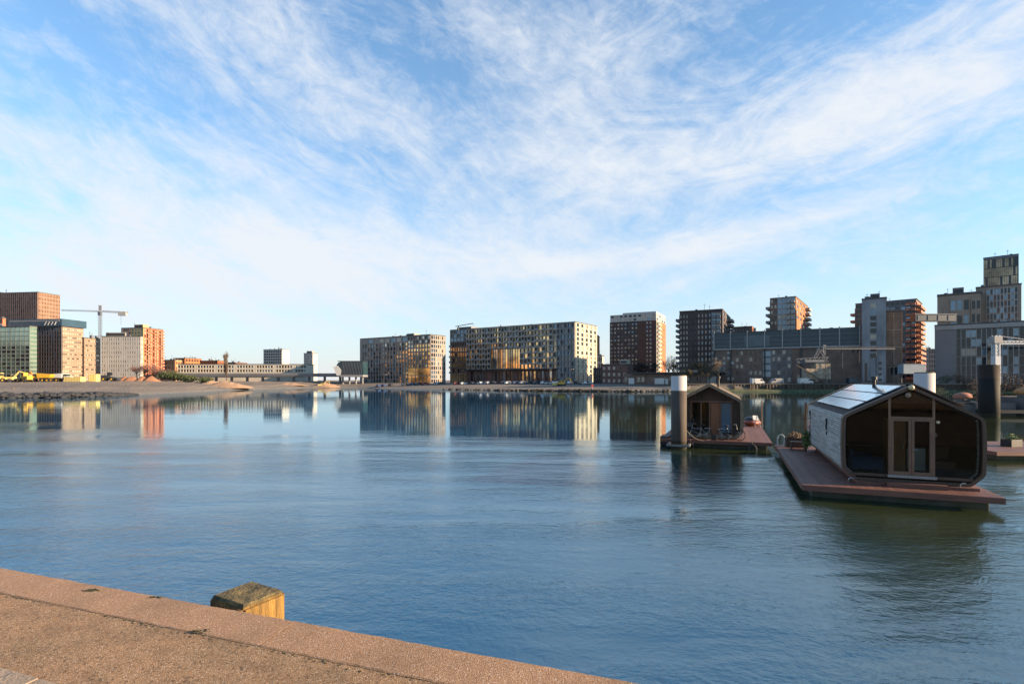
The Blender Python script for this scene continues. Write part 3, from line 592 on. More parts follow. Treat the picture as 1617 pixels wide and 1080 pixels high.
# long warehouse with teal attic
rW, WW, DW, hW = building('warehouse', 'long brick warehouse with a teal clad attic and tall thin pilasters', 'warehouse', 1127, 1360, 1372, 208, 517, 30, [BBRICK, TEAL, GREY, M('patchy_render', (.2, .18, .17), .9, .3, .3)],
         front=[(0, .16, .05, .66, dict(nf=6, nb=5, pw=.45, sh=.45, pr=.1, gl=[G_DARK, G_BLUE, G_CURT], skip=.35)), (.16, .36, .02, .66, dict(nf=5, nb=6, pw=.45, sh=.45, pr=.12, gl=[G_DARK, G_CURT, G_DARK], skip=.2)), (.36, .42, .12, .64, dict(nf=4, nb=1, pw=.1, sh=.3, pr=.12, gl=[G_BLUE], wm=2)),
                (.42, .56, .02, .66, dict(nf=5, nb=4, pw=.45, sh=.45, pr=.1, wm=3, gl=[G_DARK, G_CURT], skip=.3)), (.56, .80, .02, .2, dict(nf=1, nb=8, pw=.35, sh=.3, gl=[G_DARK, G_CURT])), (.80, 1, .02, .66, dict(nf=4, nb=6, pw=.55, sh=.6, pr=.1, gl=[G_DARK], skip=.6)),
                (0, 1, .69, 1, dict(nf=1, nb=1, pw=0, sh=0, pr=.5, skip=1, wm=1, gl=[G_DARK]))], zb=2.7, D=26, parapet=.2)
for k in range(9):
    mb = MB(); x = WW * (.005 + .985 * k / 8); dark = k in (1, 3, 5)
    mb.box((x - .22, -.9, hW * .67), (x + .22, -.52, hW + .6), 0); mb.build('pilaster', LGREY, rW)
    if dark or k == 0: mb = MB(); mb.box((x - .3, -.62, 0), (x + .3, -.16, hW * .665)); mb.build('downpipe', DGREY, rW)
for k in range(3):
    mb = MB(); mb.box((0, -.56 - .02 * k, hW * (.74 + .08 * k)), (WW, -.504, hW * (.75 + .08 * k))); mb.build('cladding_rail', GREY, rW)
mb = MB(); mb.box((WW * .23, -.64, hW * .72), (WW * .41, -.57, hW * .93)); mb.build('pale_cladding', M('faded_teal_panel', (.13, .16, .17), .6, .2, .4), rW)
mb = MB(); mb.box((0, -.75, hW * .665), (WW, -.13, hW * .69)); mb.build('cornice', LGREY, rW)
# concrete stair tower, brick silo, orange balcony tower
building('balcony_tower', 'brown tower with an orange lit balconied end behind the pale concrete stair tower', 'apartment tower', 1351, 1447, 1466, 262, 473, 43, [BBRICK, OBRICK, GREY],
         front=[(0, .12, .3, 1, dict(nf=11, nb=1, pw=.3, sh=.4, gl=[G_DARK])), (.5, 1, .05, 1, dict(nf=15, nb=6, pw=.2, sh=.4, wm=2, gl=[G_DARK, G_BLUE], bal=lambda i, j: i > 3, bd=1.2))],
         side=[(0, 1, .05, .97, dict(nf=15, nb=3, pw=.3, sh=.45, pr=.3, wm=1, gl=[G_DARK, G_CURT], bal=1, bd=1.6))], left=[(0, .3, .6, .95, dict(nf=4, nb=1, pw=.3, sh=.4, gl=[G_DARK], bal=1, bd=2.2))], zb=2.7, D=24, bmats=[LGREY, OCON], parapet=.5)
building('silo_block', 'brick silo with pale concrete ribs joined to the right of the pale stair tower', 'silo', 1399, 1424, 1431, 203, 492, 30, [RBRICK, BEIGE, OBRICK],
         front=[(0, 1, .27, .99, dict(nf=3, nb=2, pw=.1, sh=.05, pr=.3, wm=1, gl=[BBRICK])), (0, 1, 0, .25, dict(nf=1, nb=4, pw=.18, sh=.1, pr=.3, wm=1, gl=[BBRICK, G_DARK]))], side=[(0, 1, 0, 1, dict(nf=1, nb=1, pw=0, sh=0, pr=.25, skip=1, wm=2, gl=[G_DARK]))], zb=2.7, D=12, parapet=.8)
rS, WS_, DS_, hS = building('stair_tower', 'tall pale concrete stair tower with a window strip, right of the warehouse', 'tower', 1361, 1399, 1402, 200, 471, 35, [M('streaked_concrete', (.34, .35, .375), .85, .35, .25, col2=(.17, .175, .19), stretch=(1, 1, .35))],
         front=[(.34, .62, .30, .96, dict(nf=9, nb=1, pw=.08, sh=.3, pr=.12, gl=[G_DARK, G_CURT, G_BLUE, G_DARK])), (.05, .3, .0, .28, dict(nf=1, nb=1, pw=.5, sh=.2, gl=[G_DARK])), (.62, .9, .02, .28, dict(nf=4, nb=1, pw=.5, sh=.5, gl=[G_DARK]))], zb=2.7, D=10, roofs=[(.35, .75, .1, .6, 2.2, GREY)])

# right hand silo complex
rH, WH, DH, hH = building('factory_building', 'wide grey factory block with a regular grid of dark windows at the right', 'factory', 1476, 1720, 1740, 180, 503, 39, [GBRICK, LGREY, BLGR],
         front=[(0, .155, 0, .93, dict(nf=1, nb=1, pw=0, sh=0, pr=.3, skip=1, wm=2, gl=[G_DARK])), (.155, 1, .0, .92, dict(nf=6, nb=24, pw=.14, sh=.2, pr=.35, wm=0, pm=1, gl=lambda i, j, r: G_CURT if j == 3 and i in (1, 2, 3) else r.choice([G_DARK, G_DARK, G_BLUE]))), (0, 1, .93, 1, dict(nf=1, nb=1, pw=0, sh=0, pr=.6, skip=1, wm=1, gl=[G_DARK]))], zb=2.9, D=30)
building('silo_block', 'brown grey silo storeys stepped behind the grid windowed factory', 'silo', 1480, 1549, 1556, 228, 463, 40, [BEIGE, BBRICK, LGREY],
         front=[(0, .12, 0, .86, dict(nf=1, nb=1, pw=0, sh=0, pr=.3, skip=1, gl=[G_DARK])), (.3, .75, .45, .97, dict(nf=3, nb=3, pw=.25, sh=.35, gl=[G_DARK, G_BLUE])), (.3, 1, .3, .44, dict(nf=1, nb=2, pw=.1, sh=.1, wm=0, gl=[BBRICK])), (.78, 1, .5, .95, dict(nf=3, nb=2, pw=.3, sh=.4, gl=[G_DARK]))],
         zb=2.9, D=20, roofs=[(.36, .62, .05, .6, 3.4, BLGR)], parapet=.9)
rT, WT, DT, hT = building('silo_tower', 'tall brown silo tower with pale vertical ribs topped by a glazed box', 'silo', 1541, 1612, 1650, 224, 449, 42, [BEIGE, CONC, OBRICK],
         front=[(.24, .94, .2, .98, dict(nf=12, nb=9, pw=.3, sh=.25, pr=.25, wm=0, pm=1, gl=[G_DARK, BBRICK, G_BLUE]))], side=[(0, 1, 0, 1, dict(nf=1, nb=1, pw=0, sh=0, pr=.2, skip=1, wm=2, gl=[G_DARK]))], zb=2.9, D=22)
building('roof_pavilion', 'bronze glazed box crowning the tall silo tower', 'roof pavilion', 1553, 1607, 1612, 226, 402, 43, [DGREY, GREY],
         front=[(0, 1, 0, .93, dict(nf=3, nb=16, pw=.14, sh=.06, pr=.2, gl=[G_BRONZE_GLINT, G_DARK, G_BRONZE_GLINT, G_BRONZE_GLINT])), (0, 1, .93, 1, dict(nf=1, nb=1, pw=0, sh=0, pr=.35, skip=1, wm=1, gl=[G_DARK]))], side=[(0, 1, 0, 1, dict(nf=3, nb=6, pw=.14, sh=.08, gl=[G_BRONZE_GLINT]))],
         zb=zt(449, 224) + .6, D=14, sink=0, parapet=.3)
building('flats', 'pale blue distant block seen in the gap left of the grid windowed factory', 'apartment block', 1466, 1476, 1480, 330, 552, 10, [BLGR], front=[(0, 1, 0, 1, dict(nf=7, nb=4, gl=[G_DARK]))], zb=2.8, D=14)
GOLD = M('ochre_panel', (.74, .52, .28), .8, .1, .1)
# unseen blocks beyond the frame, added to give the window glass golden reflections
building('mirrored_block', 'added ochre block on the left bank beyond the frame, mirrored in the waterfront windows', 'apartment block', -560, -420, -395, 236, 480, 8, [GOLD, GOLD], side=[(0, 1, 0, 1, dict(nf=9, nb=14, pw=.3, sh=.4, wm=1, gl=[G_DARK, G_CURT]))], zb=3, D=60)
building('mirrored_block', 'added ochre block nearest the quay beyond the frame, mirrored in the waterfront windows', 'apartment block', -1400, -1000, -820, 150, 470, 8, [GOLD, GOLD], side=[(0, 1, 0, 1, dict(nf=7, nb=14, pw=.3, sh=.4, gl=[G_DARK, G_CURT]))], zb=3, D=70)

# ------------------------------------------------------------------ houseboats
def wood(name, c, c2, axis=1, pl=.14, rough=.7, v=.25):
    if name in _mc: return _mc[name]
    m, nt, b = newmat(name); co = obj_co(nt, (1, 1, 1)); s3 = N(nt, 'ShaderNodeSeparateXYZ'); nt.links.new(co, s3.inputs[0])
    fl = math_(nt, 'FLOOR', math_(nt, 'DIVIDE', s3.outputs[1 - axis if axis < 2 else 0], pl)); wn = N(nt, 'ShaderNodeTexWhiteNoise', noise_dimensions='1D'); nt.links.new(fl, wn.inputs['W'])
    st = [18, 18, 18]; st[axis] = 1.2; g1 = nz(nt, obj_co(nt, tuple(st)), 1, 5, .6)
    a = mix(nt, wn.outputs[0], c, c2); n2 = nz(nt, co, 1.1, 5)
    a = mix(nt, 1, a, ramp(nt, g1, [(.3, (.72, .72, .72)), (.7, (1.15, 1.15, 1.15))]), 'MULTIPLY')
    a = mix(nt, 1, a, ramp(nt, n2, [(.3, (1 - v,) * 3), (.7, (1 + v * .5,) * 3)]), 'MULTIPLY')
    nt.links.new(a, b.inputs['Base Color']); b.inputs['Roughness'].default_value = rough; bump(nt, b, g1, .25, .01)
    _mc[name] = m; return m
DECK = wood('red_deck_boards', (.12, .048, .034), (.18, .075, .052), 1, .145, .6)
DECKX = wood('deck_fascia', (.13, .05, .033), (.17, .07, .045), 0, 9, .6)
CLAD = None
m, nt, b = newmat('weathered_cladding'); t = N(nt, 'ShaderNodeTexCoord'); s3 = N(nt, 'ShaderNodeSeparateXYZ'); nt.links.new(t.outputs['Object'], s3.inputs[0])
cb = N(nt, 'ShaderNodeCombineXYZ'); nt.links.new(s3.outputs[1], cb.inputs[0]); nt.links.new(s3.outputs[2], cb.inputs[1])
br = N(nt, 'ShaderNodeTexBrick'); nt.links.new(cb.outputs[0], br.inputs['Vector']); br.inputs['Scale'].default_value = 1; br.inputs['Brick Width'].default_value = 1.2; br.inputs['Row Height'].default_value = .085; br.inputs['Mortar Size'].default_value = .008; br.offset = .37
br.inputs['Color1'].default_value = (.48, .46, .43, 1); br.inputs['Color2'].default_value = (.30, .29, .27, 1); br.inputs['Mortar'].default_value = (.08, .075, .07, 1)
cc = mix(nt, 1, br.outputs[0], ramp(nt, nz(nt, obj_co(nt, (1, 1.2, 5)), 2.2, 6, .7), [(.3, (.66, .66, .63)), (.7, (1.2, 1.2, 1.22))]), 'MULTIPLY')
cc = mix(nt, math_(nt, 'MULTIPLY', ramp(nt, nz(nt, obj_co(nt), 1.5, 5), [(.5, (0, 0, 0)), (.75, (1, 1, 1))]), .35), cc, (.17, .18, .10))
nt.links.new(cc, b.inputs['Base Color']); b.inputs['Roughness'].default_value = .9; bump(nt, b, br.outputs[1], .5, -.012); CLAD = m
FRAME = wood('brown_frame_wood', (.10, .052, .03), (.075, .04, .024), 2, 9, .6); FRAME2 = wood('light_door_frame', (.20, .105, .06), (.165, .085, .05), 2, 9, .55)
PLY = wood('plywood', (.46, .21, .07), (.40, .18, .06), 2, 1.2, .6); DARKW = wood('dark_boards', (.06, .038, .026), (.085, .05, .034), 1, .12, .7)
SHING = M('dark_shingle', (.10, .075, .06), .85, .35, 3, bmp=.5, bscale=30); PONT = M('pontoon_concrete', (.12, .115, .10), .9, .35, 1.2, col2=(.05, .06, .03), bmp=.4)
m, nt, b = newmat('solar_glass'); co = obj_co(nt, (1, 1, 1)); b.inputs['Roughness'].default_value = .16
chk = N(nt, 'ShaderNodeTexBrick'); s3 = N(nt, 'ShaderNodeSeparateXYZ'); nt.links.new(co, s3.inputs[0]); cb = N(nt, 'ShaderNodeCombineXYZ'); nt.links.new(s3.outputs[1], cb.inputs[0]); nt.links.new(s3.outputs[0], cb.inputs[1]); nt.links.new(cb.outputs[0], chk.inputs['Vector'])
chk.offset = 0; chk.inputs['Scale'].default_value = 1; chk.inputs['Brick Width'].default_value = .16; chk.inputs['Row Height'].default_value = .14; chk.inputs['Mortar Size'].default_value = .006
chk.inputs['Color1'].default_value = (.48, .53, .58, 1); chk.inputs['Color2'].default_value = (.52, .57, .62, 1); chk.inputs['Mortar'].default_value = (.3, .32, .34, 1)  # pale cells: the reflected bright sky is put into their colour
nt.links.new(chk.outputs[0], b.inputs['Base Color']); b.inputs['IOR'].default_value = 2.1; b.inputs['Coat Weight'].default_value = 1; b.inputs['Coat IOR'].default_value = 1.9; b.inputs['Coat Roughness'].default_value = .12; SOLAR = m
m = bpy.data.materials.new('clear_glass'); m.use_nodes = True; nt = m.node_tree; nt.nodes.remove(nt.nodes['Principled BSDF']); out = nt.nodes['Material Output']
tr = N(nt, 'ShaderNodeBsdfTransparent'); tr.inputs[0].default_value = (.74, .76, .74, 1); gl = N(nt, 'ShaderNodeBsdfGlossy'); gl.inputs['Roughness'].default_value = .015; fr = N(nt, 'ShaderNodeFresnel'); fr.inputs[0].default_value = 1.45; ms = N(nt, 'ShaderNodeMixShader')
nt.links.new(fr.outputs[0], ms.inputs[0]); nt.links.new(tr.outputs[0], ms.inputs[1]); nt.links.new(gl.outputs[0], ms.inputs[2]); nt.links.new(ms.outputs[0], out.inputs[0]); GLASS = m
ALU = M('aluminium', (.5, .5, .5), .35, .1, 2, metal=.8); BLACK = M('black_rubber', (.015, .015, .016), .6, .2, 4)
BLUEF = M('blue_fabric', (.02, .06, .16), .9, .2, 3); PLANTM = None

def section(w, h_e, h_r, e=0.0):
    """half closed outline of the rounded gable section, inset by e"""
    L = [(.44, 0), (.34, .05), (.06, .33), (.0, .46), (-.03, 1.2), (-.02, 1.9), (.0, h_e - .12), (.06, h_e), (.24, h_e + .12)]
    pts = [(w / 2, 0)] if False else []
    full = L + [(w / 2, h_r)] + [(w - x, z) for x, z in reversed(L)]
    if e:
        n = len(full); out_ = []
        for i in range(n):
            p0, p1, p2 = (Vector((*full[(i + k) % n], 0)) for k in (-1, 0, 1))
            a = (p1 - p0).normalized(); b_ = (p2 - p1).normalized(); na = Vector((a.y, -a.x, 0)); nb_ = Vector((b_.y, -b_.x, 0)); nn_ = (na + nb_).normalized()
            q = p1 + nn_ * e / max(.5, nn_.dot(na)); out_.append((q.x, q.y))
        full = out_
    return full
def clip(poly, ax, v, keep_less):
    out_ = []
    for i in range(len(poly)):
        p, q = poly[i], poly[(i + 1) % len(poly)]; ip = (p[ax] <= v) == keep_less; iq = (q[ax] <= v) == keep_less
        if ip: out_.append(p)
        if ip != iq: t_ = (v - p[ax]) / (q[ax] - p[ax]); out_.append((p[0] + (q[0] - p[0]) * t_, p[1] + (q[1] - p[1]) * t_))
    return out_
def deck_mb(x0, x1, y0, y1, z, pl=.145):
    mb = MB(); x = x0
    while x < x1 - .02:
        e = min(x + pl - .008, x1); mb.box((x, y0, z - .03), (e, y1, z)); x += pl
    return mb
def to_w(root, p): return root.matrix_basis @ Vector(p)

TH = R(22.52)
FL = Vector((10.85, 19.64, 0))
B1 = empty('houseboat', FL, -TH, 'large grey clad houseboat with solar panels and a glazed gable on a red wooden deck', 'houseboat')
B1.matrix_basis = Matrix.Translation(FL) @ Matrix.Rotation(-TH, 4, 'Z')
def hull(root, W_, L_, x0=0, zt_=.5):
    mb = MB(); mb.box((x0 + .35, .45, -.5), (W_ - .25, L_ - .4, zt_ - .215)); mb.build('pontoon', PONT, root, bevel=.03)
    d = deck_mb(x0 + .03, W_ - .03, .03, L_ - .03, zt_).build('deck', DECK, root)
    mb = MB(); mb.box((x0 - .002, -.02, zt_ - .21), (W_, .025, zt_ - .004)); mb.box((x0 - .02, .0255, zt_ - .21), (x0 + .025, L_, zt_ - .004)); mb.box((W_ - .025, .0255, zt_ - .21), (W_ + .02, L_, zt_ - .004)); mb.box((x0 + .0255, L_ - .025, zt_ - .21), (W_ - .0255, L_ + .02, zt_ - .004)); mb.build('fascia', DECKX, root)
    mb = MB(); mb.box((x0 + .0255, .0255, zt_ - .20), (W_ - .0255, L_ - .0255, zt_ - .035)); mb.build('deck_frame', DARKW, root)
hull(B1, 5.9, 13.0)
def shell(root, x0, y0, zb, w, he, hr, L_, clad, roofm):
    O = section(w, he, hr); I = section(w, he, hr, .15); n = len(O); k = n // 2           # k = ridge
    P = lambda q, y: (x0 + q[0], y, zb + q[1])
    for nm, ids, mt in (('wall', range(0, 7), clad), ('wall', range(n - 8, n - 1), clad), ('roof', range(7, k), roofm), ('roof', range(k, n - 8), roofm), ('underside', [n - 1], DARKW)):
        mb = MB()
        for i in ids:
            j = (i + 1) % n; nn_ = 10
            for q in range(nn_):
                ya, yb = y0 + L_ * q / nn_, y0 + L_ * (q + 1) / nn_
                mb.prism([P(O[i], ya), P(O[j], ya), P(I[j], ya), P(I[i], ya)], (0, yb - ya, 0))
        # merged skin: only outer and inner faces matter
        mb.build(nm, mt, root)
    return O, I
hx, hy, hzb, hw = 1.51, 1.22, .62, 4.3
# plinth under the house
mb = MB(); mb.box((hx + .42, hy - .28, .503), (hx + hw - .25, hy + 10.3, .60)); mb.box((hx + .60, hy + .25, .6), (hx + hw - .6, hy + 10.2, hzb - .005)) if False else None
mb.build('plinth', DECKX, B1)
mb = MB(); mb.box((hx + 1.3, hy - .5, .503), (hx + 3.1, hy - .283, .66)); mb.build('step', DECKX, B1)
O, I = shell(B1, hx, hy + .30, hzb, hw, 2.42, 3.55, 9.7, CLAD, SHING)
# front and back rim frames
def rim(root, x0, zb, y, dep, w, he, hr, out_, inn, mt, name='front_frame'):
    A = section(w, he, hr, -out_); B_ = section(w, he, hr, inn); n = len(A); mb = MB()
    f = lambda S, yy: [(x0 + q[0], yy, zb + q[1]) for q in S]
    mb.band(f(A, y), f(B_, y)); mb.band(f(B_, y), f(B_, y + dep)); mb.band(f(B_, y + dep), f(A, y + dep)); mb.band(f(A, y + dep), f(A, y))
    return mb.build(name, mt, root)
rim(B1, hx, hzb, hy, .32, hw, 2.42, 3.55, .02, .09, FRAME)
rim(B1, hx, hzb, hy + 10.0, .25, hw, 2.42, 3.55, .03, .15, PLY, 'back_frame')
seg = MB()
# glazing of the front gable
gy = hy + .10; In = section(hw, 2.42, 3.55, .165); m0, m1 = 1.50, 2.84
def pane(root, poly, y, name='window', x0=hx, zb=hzb, th=.02, mt=GLASS):
    mb = MB(); mb.prism([(x0 + q[0], y, zb + q[1]) for q in poly], (0, th, 0)); return mb.build(name, mt, root)
lo = .26
In_ = clip(In, 1, lo, False)
pane(B1, clip(In_, 0, m0 - .04, True), gy); pane(B1, clip(In_, 0, m1 + .04, False), gy)
mid = clip(clip(In_, 0, m0 + .035, False), 0, m1 - .035, True); pane(B1, clip(mid, 1, 2.42, False), gy, 'transom_window')
def fbar(root, x0_, x1_, z0_, z1_, y0_=gy - .03, y1_=gy + .06, mt=FRAME2, name='mullion'):
    mb = MB(); mb.box((hx + x0_, y0_, hzb + z0_), (hx + x1_, y1_, hzb + z1_)); return mb.build(name, mt, root)
fbar(B1, m0 - .04, m0 + .035, lo, 3.10); fbar(B1, m1 - .035, m1 + .04, lo, 3.10); fbar(B1, m0 + .036, m1 - .036, 2.34, 2.42, name='transom')
fbar(B1, .30, m0 - .041, .16, lo, name='sill', mt=FRAME); fbar(B1, m1 + .041, hw - .30, .16, lo, name='sill', mt=FRAME); fbar(B1, m0 - .08, m1 + .08, .16, lo - .003, gy - .10, gy - .031, mt=ALU, name='threshold')
for x0_, x1_ in ((m0 + .037, 2.165), (2.175, m1 - .037)):
    fr_ = 0.085; mb = MB()
    for a in ((x0_, x0_ + fr_, lo, 2.335), (x1_ - fr_, x1_, lo, 2.335)): mb.box((hx + a[0], gy - .035, hzb + a[2]), (hx + a[1], gy + .05, hzb + a[3]))
    for a in ((x0_ + fr_ + .001, x1_ - fr_ - .001, lo, lo + .13), (x0_ + fr_ + .001, x1_ - fr_ - .001, 2.26, 2.335)): mb.box((hx + a[0], gy - .033, hzb + a[2]), (hx + a[1], gy + .048, hzb + a[3]))
    d_ = mb.build('door', FRAME2, B1)
    mb = MB(); mb.box((hx + x0_ + fr_, gy, hzb + lo + .13), (hx + x1_ - fr_, gy + .015, hzb + 2.26)); mb.build('door_glass', GLASS, d_)
    if x0_ > 2: mb = MB(); mb.tube((hx + 2.22, gy - .10, hzb + 1.22), (hx + 2.36, gy - .10, hzb + 1.22), .012); mb.tube((hx + 2.22, gy - .10, hzb + 1.22), (hx + 2.22, gy - .034, hzb + 1.22), .012); mb.build('handle', ALU, d_)
# lamps on the gable
def lamp(root, p, r=.085, mt=None):
    mb = MB(); mb.blob(p, r, 3, 2, (1, 1, 1), 0); mb.tube((p[0], p[1], p[2]), (p[0], p[1] + .16, p[2] + .02), .03); return mb.build('lamp', mt or M('lamp_glass', (.7, .55, .3), .2), root, smooth=True)
lamp(B1, (hx + hw / 2 - .02, hy - .09, hzb + 3.50), .1); lamp(B1, (hx + hw / 2 - .1, hy + .02, hzb + 3.22), .1, M('lamp_shade', (.3, .2, .14), .5)); lamp(B1, (hx + m1 + .10, gy - .12, hzb + 2.25), .06, M('lamp_glass2', (.75, .6, .4), .3))
# interior lining, floor, back wall
mb = MB(); S = section(hw, 2.42, 3.55, .17); n = len(S); mb.band([(hx + q[0], hy + .33, hzb + q[1]) for q in S], [(hx + q[0], hy + 9.9, hzb + q[1]) for q in S]); mb.build('lining', M('interior_lining', (.26, .12, .048), .6, .25, 1.2, stretch=(4, .6, 4)), B1)
mb = MB(); mb.box((hx + .25, hy + .20, hzb + .16), (hx + hw - .25, hy + 9.9, hzb + .2)); mb.build('floor', DARKW, B1)
pane(B1, section(hw, 2.42, 3.55, .18), hy + 6.0, 'partition', mt=M('partition_wood', (.20, .10, .045), .6, .2, 1.5), th=.08)
# left slope: solar panels; right slope: a raised strip
def on_slope(x, y, e=0, right=False):
    a = Vector((.24, 2.54)); b_ = Vector((hw / 2, 3.55)); d = (b_ - a).normalized(); nrm = Vector((-d.y, d.x)); p = a + d * x + nrm * e
    return (hx + (hw - p.x if right else p.x), y, hzb + p.y)
SL = math.hypot(hw / 2 - .24, 1.01)
for i in range(3):
    for j in range(7):
        y0_ = hy + .62 + j * 1.16; x0_ = .08 + i * .665
        if i < 0: continue
        mb = MB(); q = [on_slope(x0_, y0_, .06), on_slope(x0_ + .60, y0_, .06), on_slope(x0_ + .60, y0_ + 1.12, .06), on_slope(x0_, y0_ + 1.12, .06)]
        nr = Vector(on_slope(0, 0, .03)) - Vector(on_slope(0, 0, 0)); mb.prism(q, nr); mb.build('solar_panel', SOLAR, B1)
for x_, y_ in ((.06, .5), (SL - .12, .5)):
    mb = MB(); mb.bar(on_slope(x_ + .1, hy + .6, .045), on_slope(x_ + .1, hy + 8.8, .045), .04); mb.build('panel_rail', ALU, B1)
mb = MB(); q = [on_slope(.35, hy + .2, .10, True), on_slope(SL - .05, hy + .2, .10, True), on_slope(SL - .05, hy + 8.5, .10, True), on_slope(.35, hy + 8.5, .10, True)]; nr = Vector(on_slope(0, 0, .05, True)) - Vector(on_slope(0, 0, 0, True)); mb.prism(q, nr); mb.build('roof_panel', SHING, B1)
mb = MB(); mb.tube((hx + hw / 2 - .35, hy + 3.8, hzb + 3.3), (hx + hw / 2 - .35, hy + 3.8, hzb + 3.85), .07); mb.tube((hx + hw / 2 - .35, hy + 3.8, hzb + 3.8), (hx + hw / 2 - .35, hy + 3.8, hzb + 3.93), .12); mb.build('flue', BLACK, B1)
mb = MB(); mb.box((hx + hw / 2 - .7, hy + 3.9, hzb + 3.62), (hx + hw / 2 - .2, hy + 3.96, hzb + 3.84)) if False else mb.bar((hx + hw / 2 - .62, hy + 3.8, hzb + 3.72), (hx + hw / 2 - .35, hy + 3.8, hzb + 3.72), .06); mb.build('flue_bracket', BLACK, B1)
# left wall details: narrow dark window, black S shaped mark, corner post
mb = MB(); mb.box((hx - .06, hy + 8.75, hzb + .75), (hx + .03, hy + 9.0, hzb + 2.15)); mb.build('slit_window', G_DARK, B1)
mb = MB(); mb.path([(hx - .05, hy + 3.55 + dy, hzb + z_) for dy, z_ in ((.10, 1.98), (-.02, 2.06), (-.10, 1.98), (-.06, 1.86), (.06, 1.78), (.08, 1.66), (0, 1.58), (-.10, 1.64))], .03, 6); mb.box((hx - .07, hy + 3.50, hzb + 1.36), (hx - .025, hy + 3.6, hzb + 1.48)); mb.build('emblem', BLACK, B1)
mb = MB()
for x_, z_ in ((-.12, .5), (-.12, 3.0)): pass
mb.box((hx - .12, hy + 10.26, .5), (hx - .02, hy + 10.38, 3.15)); mb.box((hx - .36, hy + 10.3, 2.2), (hx - .121, hy + 10.36, 2.27)); mb.build('porch_post', FRAME2, B1)
mb = MB(); mb.path([(0.1 + .0, 12.6, .5), (.1, 12.6, 1.0), (.16, 12.6, 1.12), (.28, 12.6, 1.17), (.40, 12.6, 1.12), (.46, 12.6, 1.0), (.46, 12.6, .5)], .035, 8); mb.tube((.1, 12.6, .5), (.1, 12.6, -.6), .035); mb.build('swim_ladder', WHITE, B1)
for x_, y_ in ((hx + hw - .75, hy - .12), (1.6, .8)): mb = MB(); mb.path([(x_, y_, .6), (x_, y_, .68), (x_ + .08, y_, .74), (x_ + .16, y_, .72)], .018, 6); mb.build('cleat', ALU, B1)

def in_boat(root, name, label, cat, p, rz=0):
    q = to_w(root, p); return empty(name, q, root.rotation_euler.z + rz, label, cat)
fz = hzb + .2
s = in_boat(B1, 'sofa', 'dark blue sofa behind the left window of the large houseboat', 'sofa', (hx + .95, hy + 1.5, fz))
mb = MB(); mb.box((-.45, -.7, .1), (.5, .9, .42)); mb.build('seat', BLUEF, s, bevel=.05); mb = MB(); mb.box((-.6, -.7, .1), (-.455, .9, .85)); mb.build('backrest', BLUEF, s, bevel=.05)
for yy in (-.9, .92): mb = MB(); mb.box((-.6, yy, .1), (.5, yy + .18, .6)); mb.build('armrest', BLUEF, s, bevel=.05)
s = in_boat(B1, 'table', 'small wooden table behind the left window of the large houseboat', 'table', (hx + 1.0, hy + 4.0, fz))
mb = MB(); mb.box((-.7, -.45, .72), (.7, .45, .76)); mb.build('tabletop', PLY, s)
for a in (-.62, .62):
    for c in (-.38, .38): mb = MB(); mb.box((a - .03, c - .03, 0), (a + .03, c + .03, .72)); mb.build('leg', DARKW, s)
s = in_boat(B1, 'cupboard', 'tall plywood cupboard behind the left door leaf of the large houseboat', 'cupboard', (hx + 1.85, hy + .62, fz))
mb = MB(); mb.box((-.3, 0, 0), (.27, .6, 2.1)); mb.build('carcass', PLY, s); mb = MB(); mb.box((-.27, -.02, .05), (.27, -.002, 2.05)); d_ = mb.build('door', PLY, s); mb = MB(); mb.tube((.2, -.04, .95), (.2, -.04, 1.15), .012); mb.build('handle', ALU, d_)
s = in_boat(B1, 'kitchen_counter', 'white kitchen counter inside the large houseboat right of its door', 'kitchen counter', (hx + 2.75, hy + 2.4, fz))
mb = MB(); mb.box((-.25, -.5, 0), (.35, 1.8, .88)); mb.build('cabinet', WHITE, s); mb = MB(); mb.box((-.28, -.53, .883), (.38, 1.83, .92)); mb.build('worktop', DGREY, s)
s = in_boat(B1, 'pendant_lamp', 'small pale pendant lamp hanging behind the right window of the large houseboat', 'lamp', (hx + 3.3, hy + 1.6, fz + 1.45))
mb = MB(); mb.blob((0, 0, 0), .1, 1, 2, (1, 1, 1.2), 0); mb.build('shade', WHITE, s, smooth=True); mb = MB(); mb.tube((0, 0, .1), (0, 0, 1.1), .006, n=5); mb.build('cable', BLACK, s)
s = in_boat(B1, 'armchair', 'brown leather armchair behind the right window of the large houseboat', 'armchair', (hx + 3.55, hy + 1.7, fz))
LEA = M('brown_leather', (.16, .06, .03), .5, .2, 3); mb = MB(); mb.box((-.35, -.35, .15), (.35, .4, .45)); mb.build('seat', LEA, s, bevel=.05); mb = MB(); mb.box((-.35, .3, .45), (.35, .45, 1.0)); mb.build('backrest', LEA, s, bevel=.04)

# planting helper
m, nt, b = newmat('leaf_green'); oi = N(nt, 'ShaderNodeNewGeometry'); nt.links.new(mix(nt, oi.outputs['Random Per Island'], (.05, .09, .02), (.13, .17, .04)), b.inputs['Base Color']); b.inputs['Roughness'].default_value = .7; LEAF = m
m, nt, b = newmat('leaf_dark'); oi = N(nt, 'ShaderNodeNewGeometry'); nt.links.new(mix(nt, oi.outputs['Random Per Island'], (.02, .035, .012), (.06, .075, .025)), b.inputs['Base Color']); b.inputs['Roughness'].default_value = .8; LEAFD = m
m, nt, b = newmat('leaf_rust'); oi = N(nt, 'ShaderNodeNewGeometry'); nt.links.new(mix(nt, oi.outputs['Random Per Island'], (.07, .045, .03), (.15, .095, .06)), b.inputs['Base Color']); b.inputs['Roughness'].default_value = .8; LEAFR = m
BARK = M('bark', (.09, .07, .055), .9, .3, 2); TWIG = M('twigs', (.13, .10, .08), .9, .3, 2)
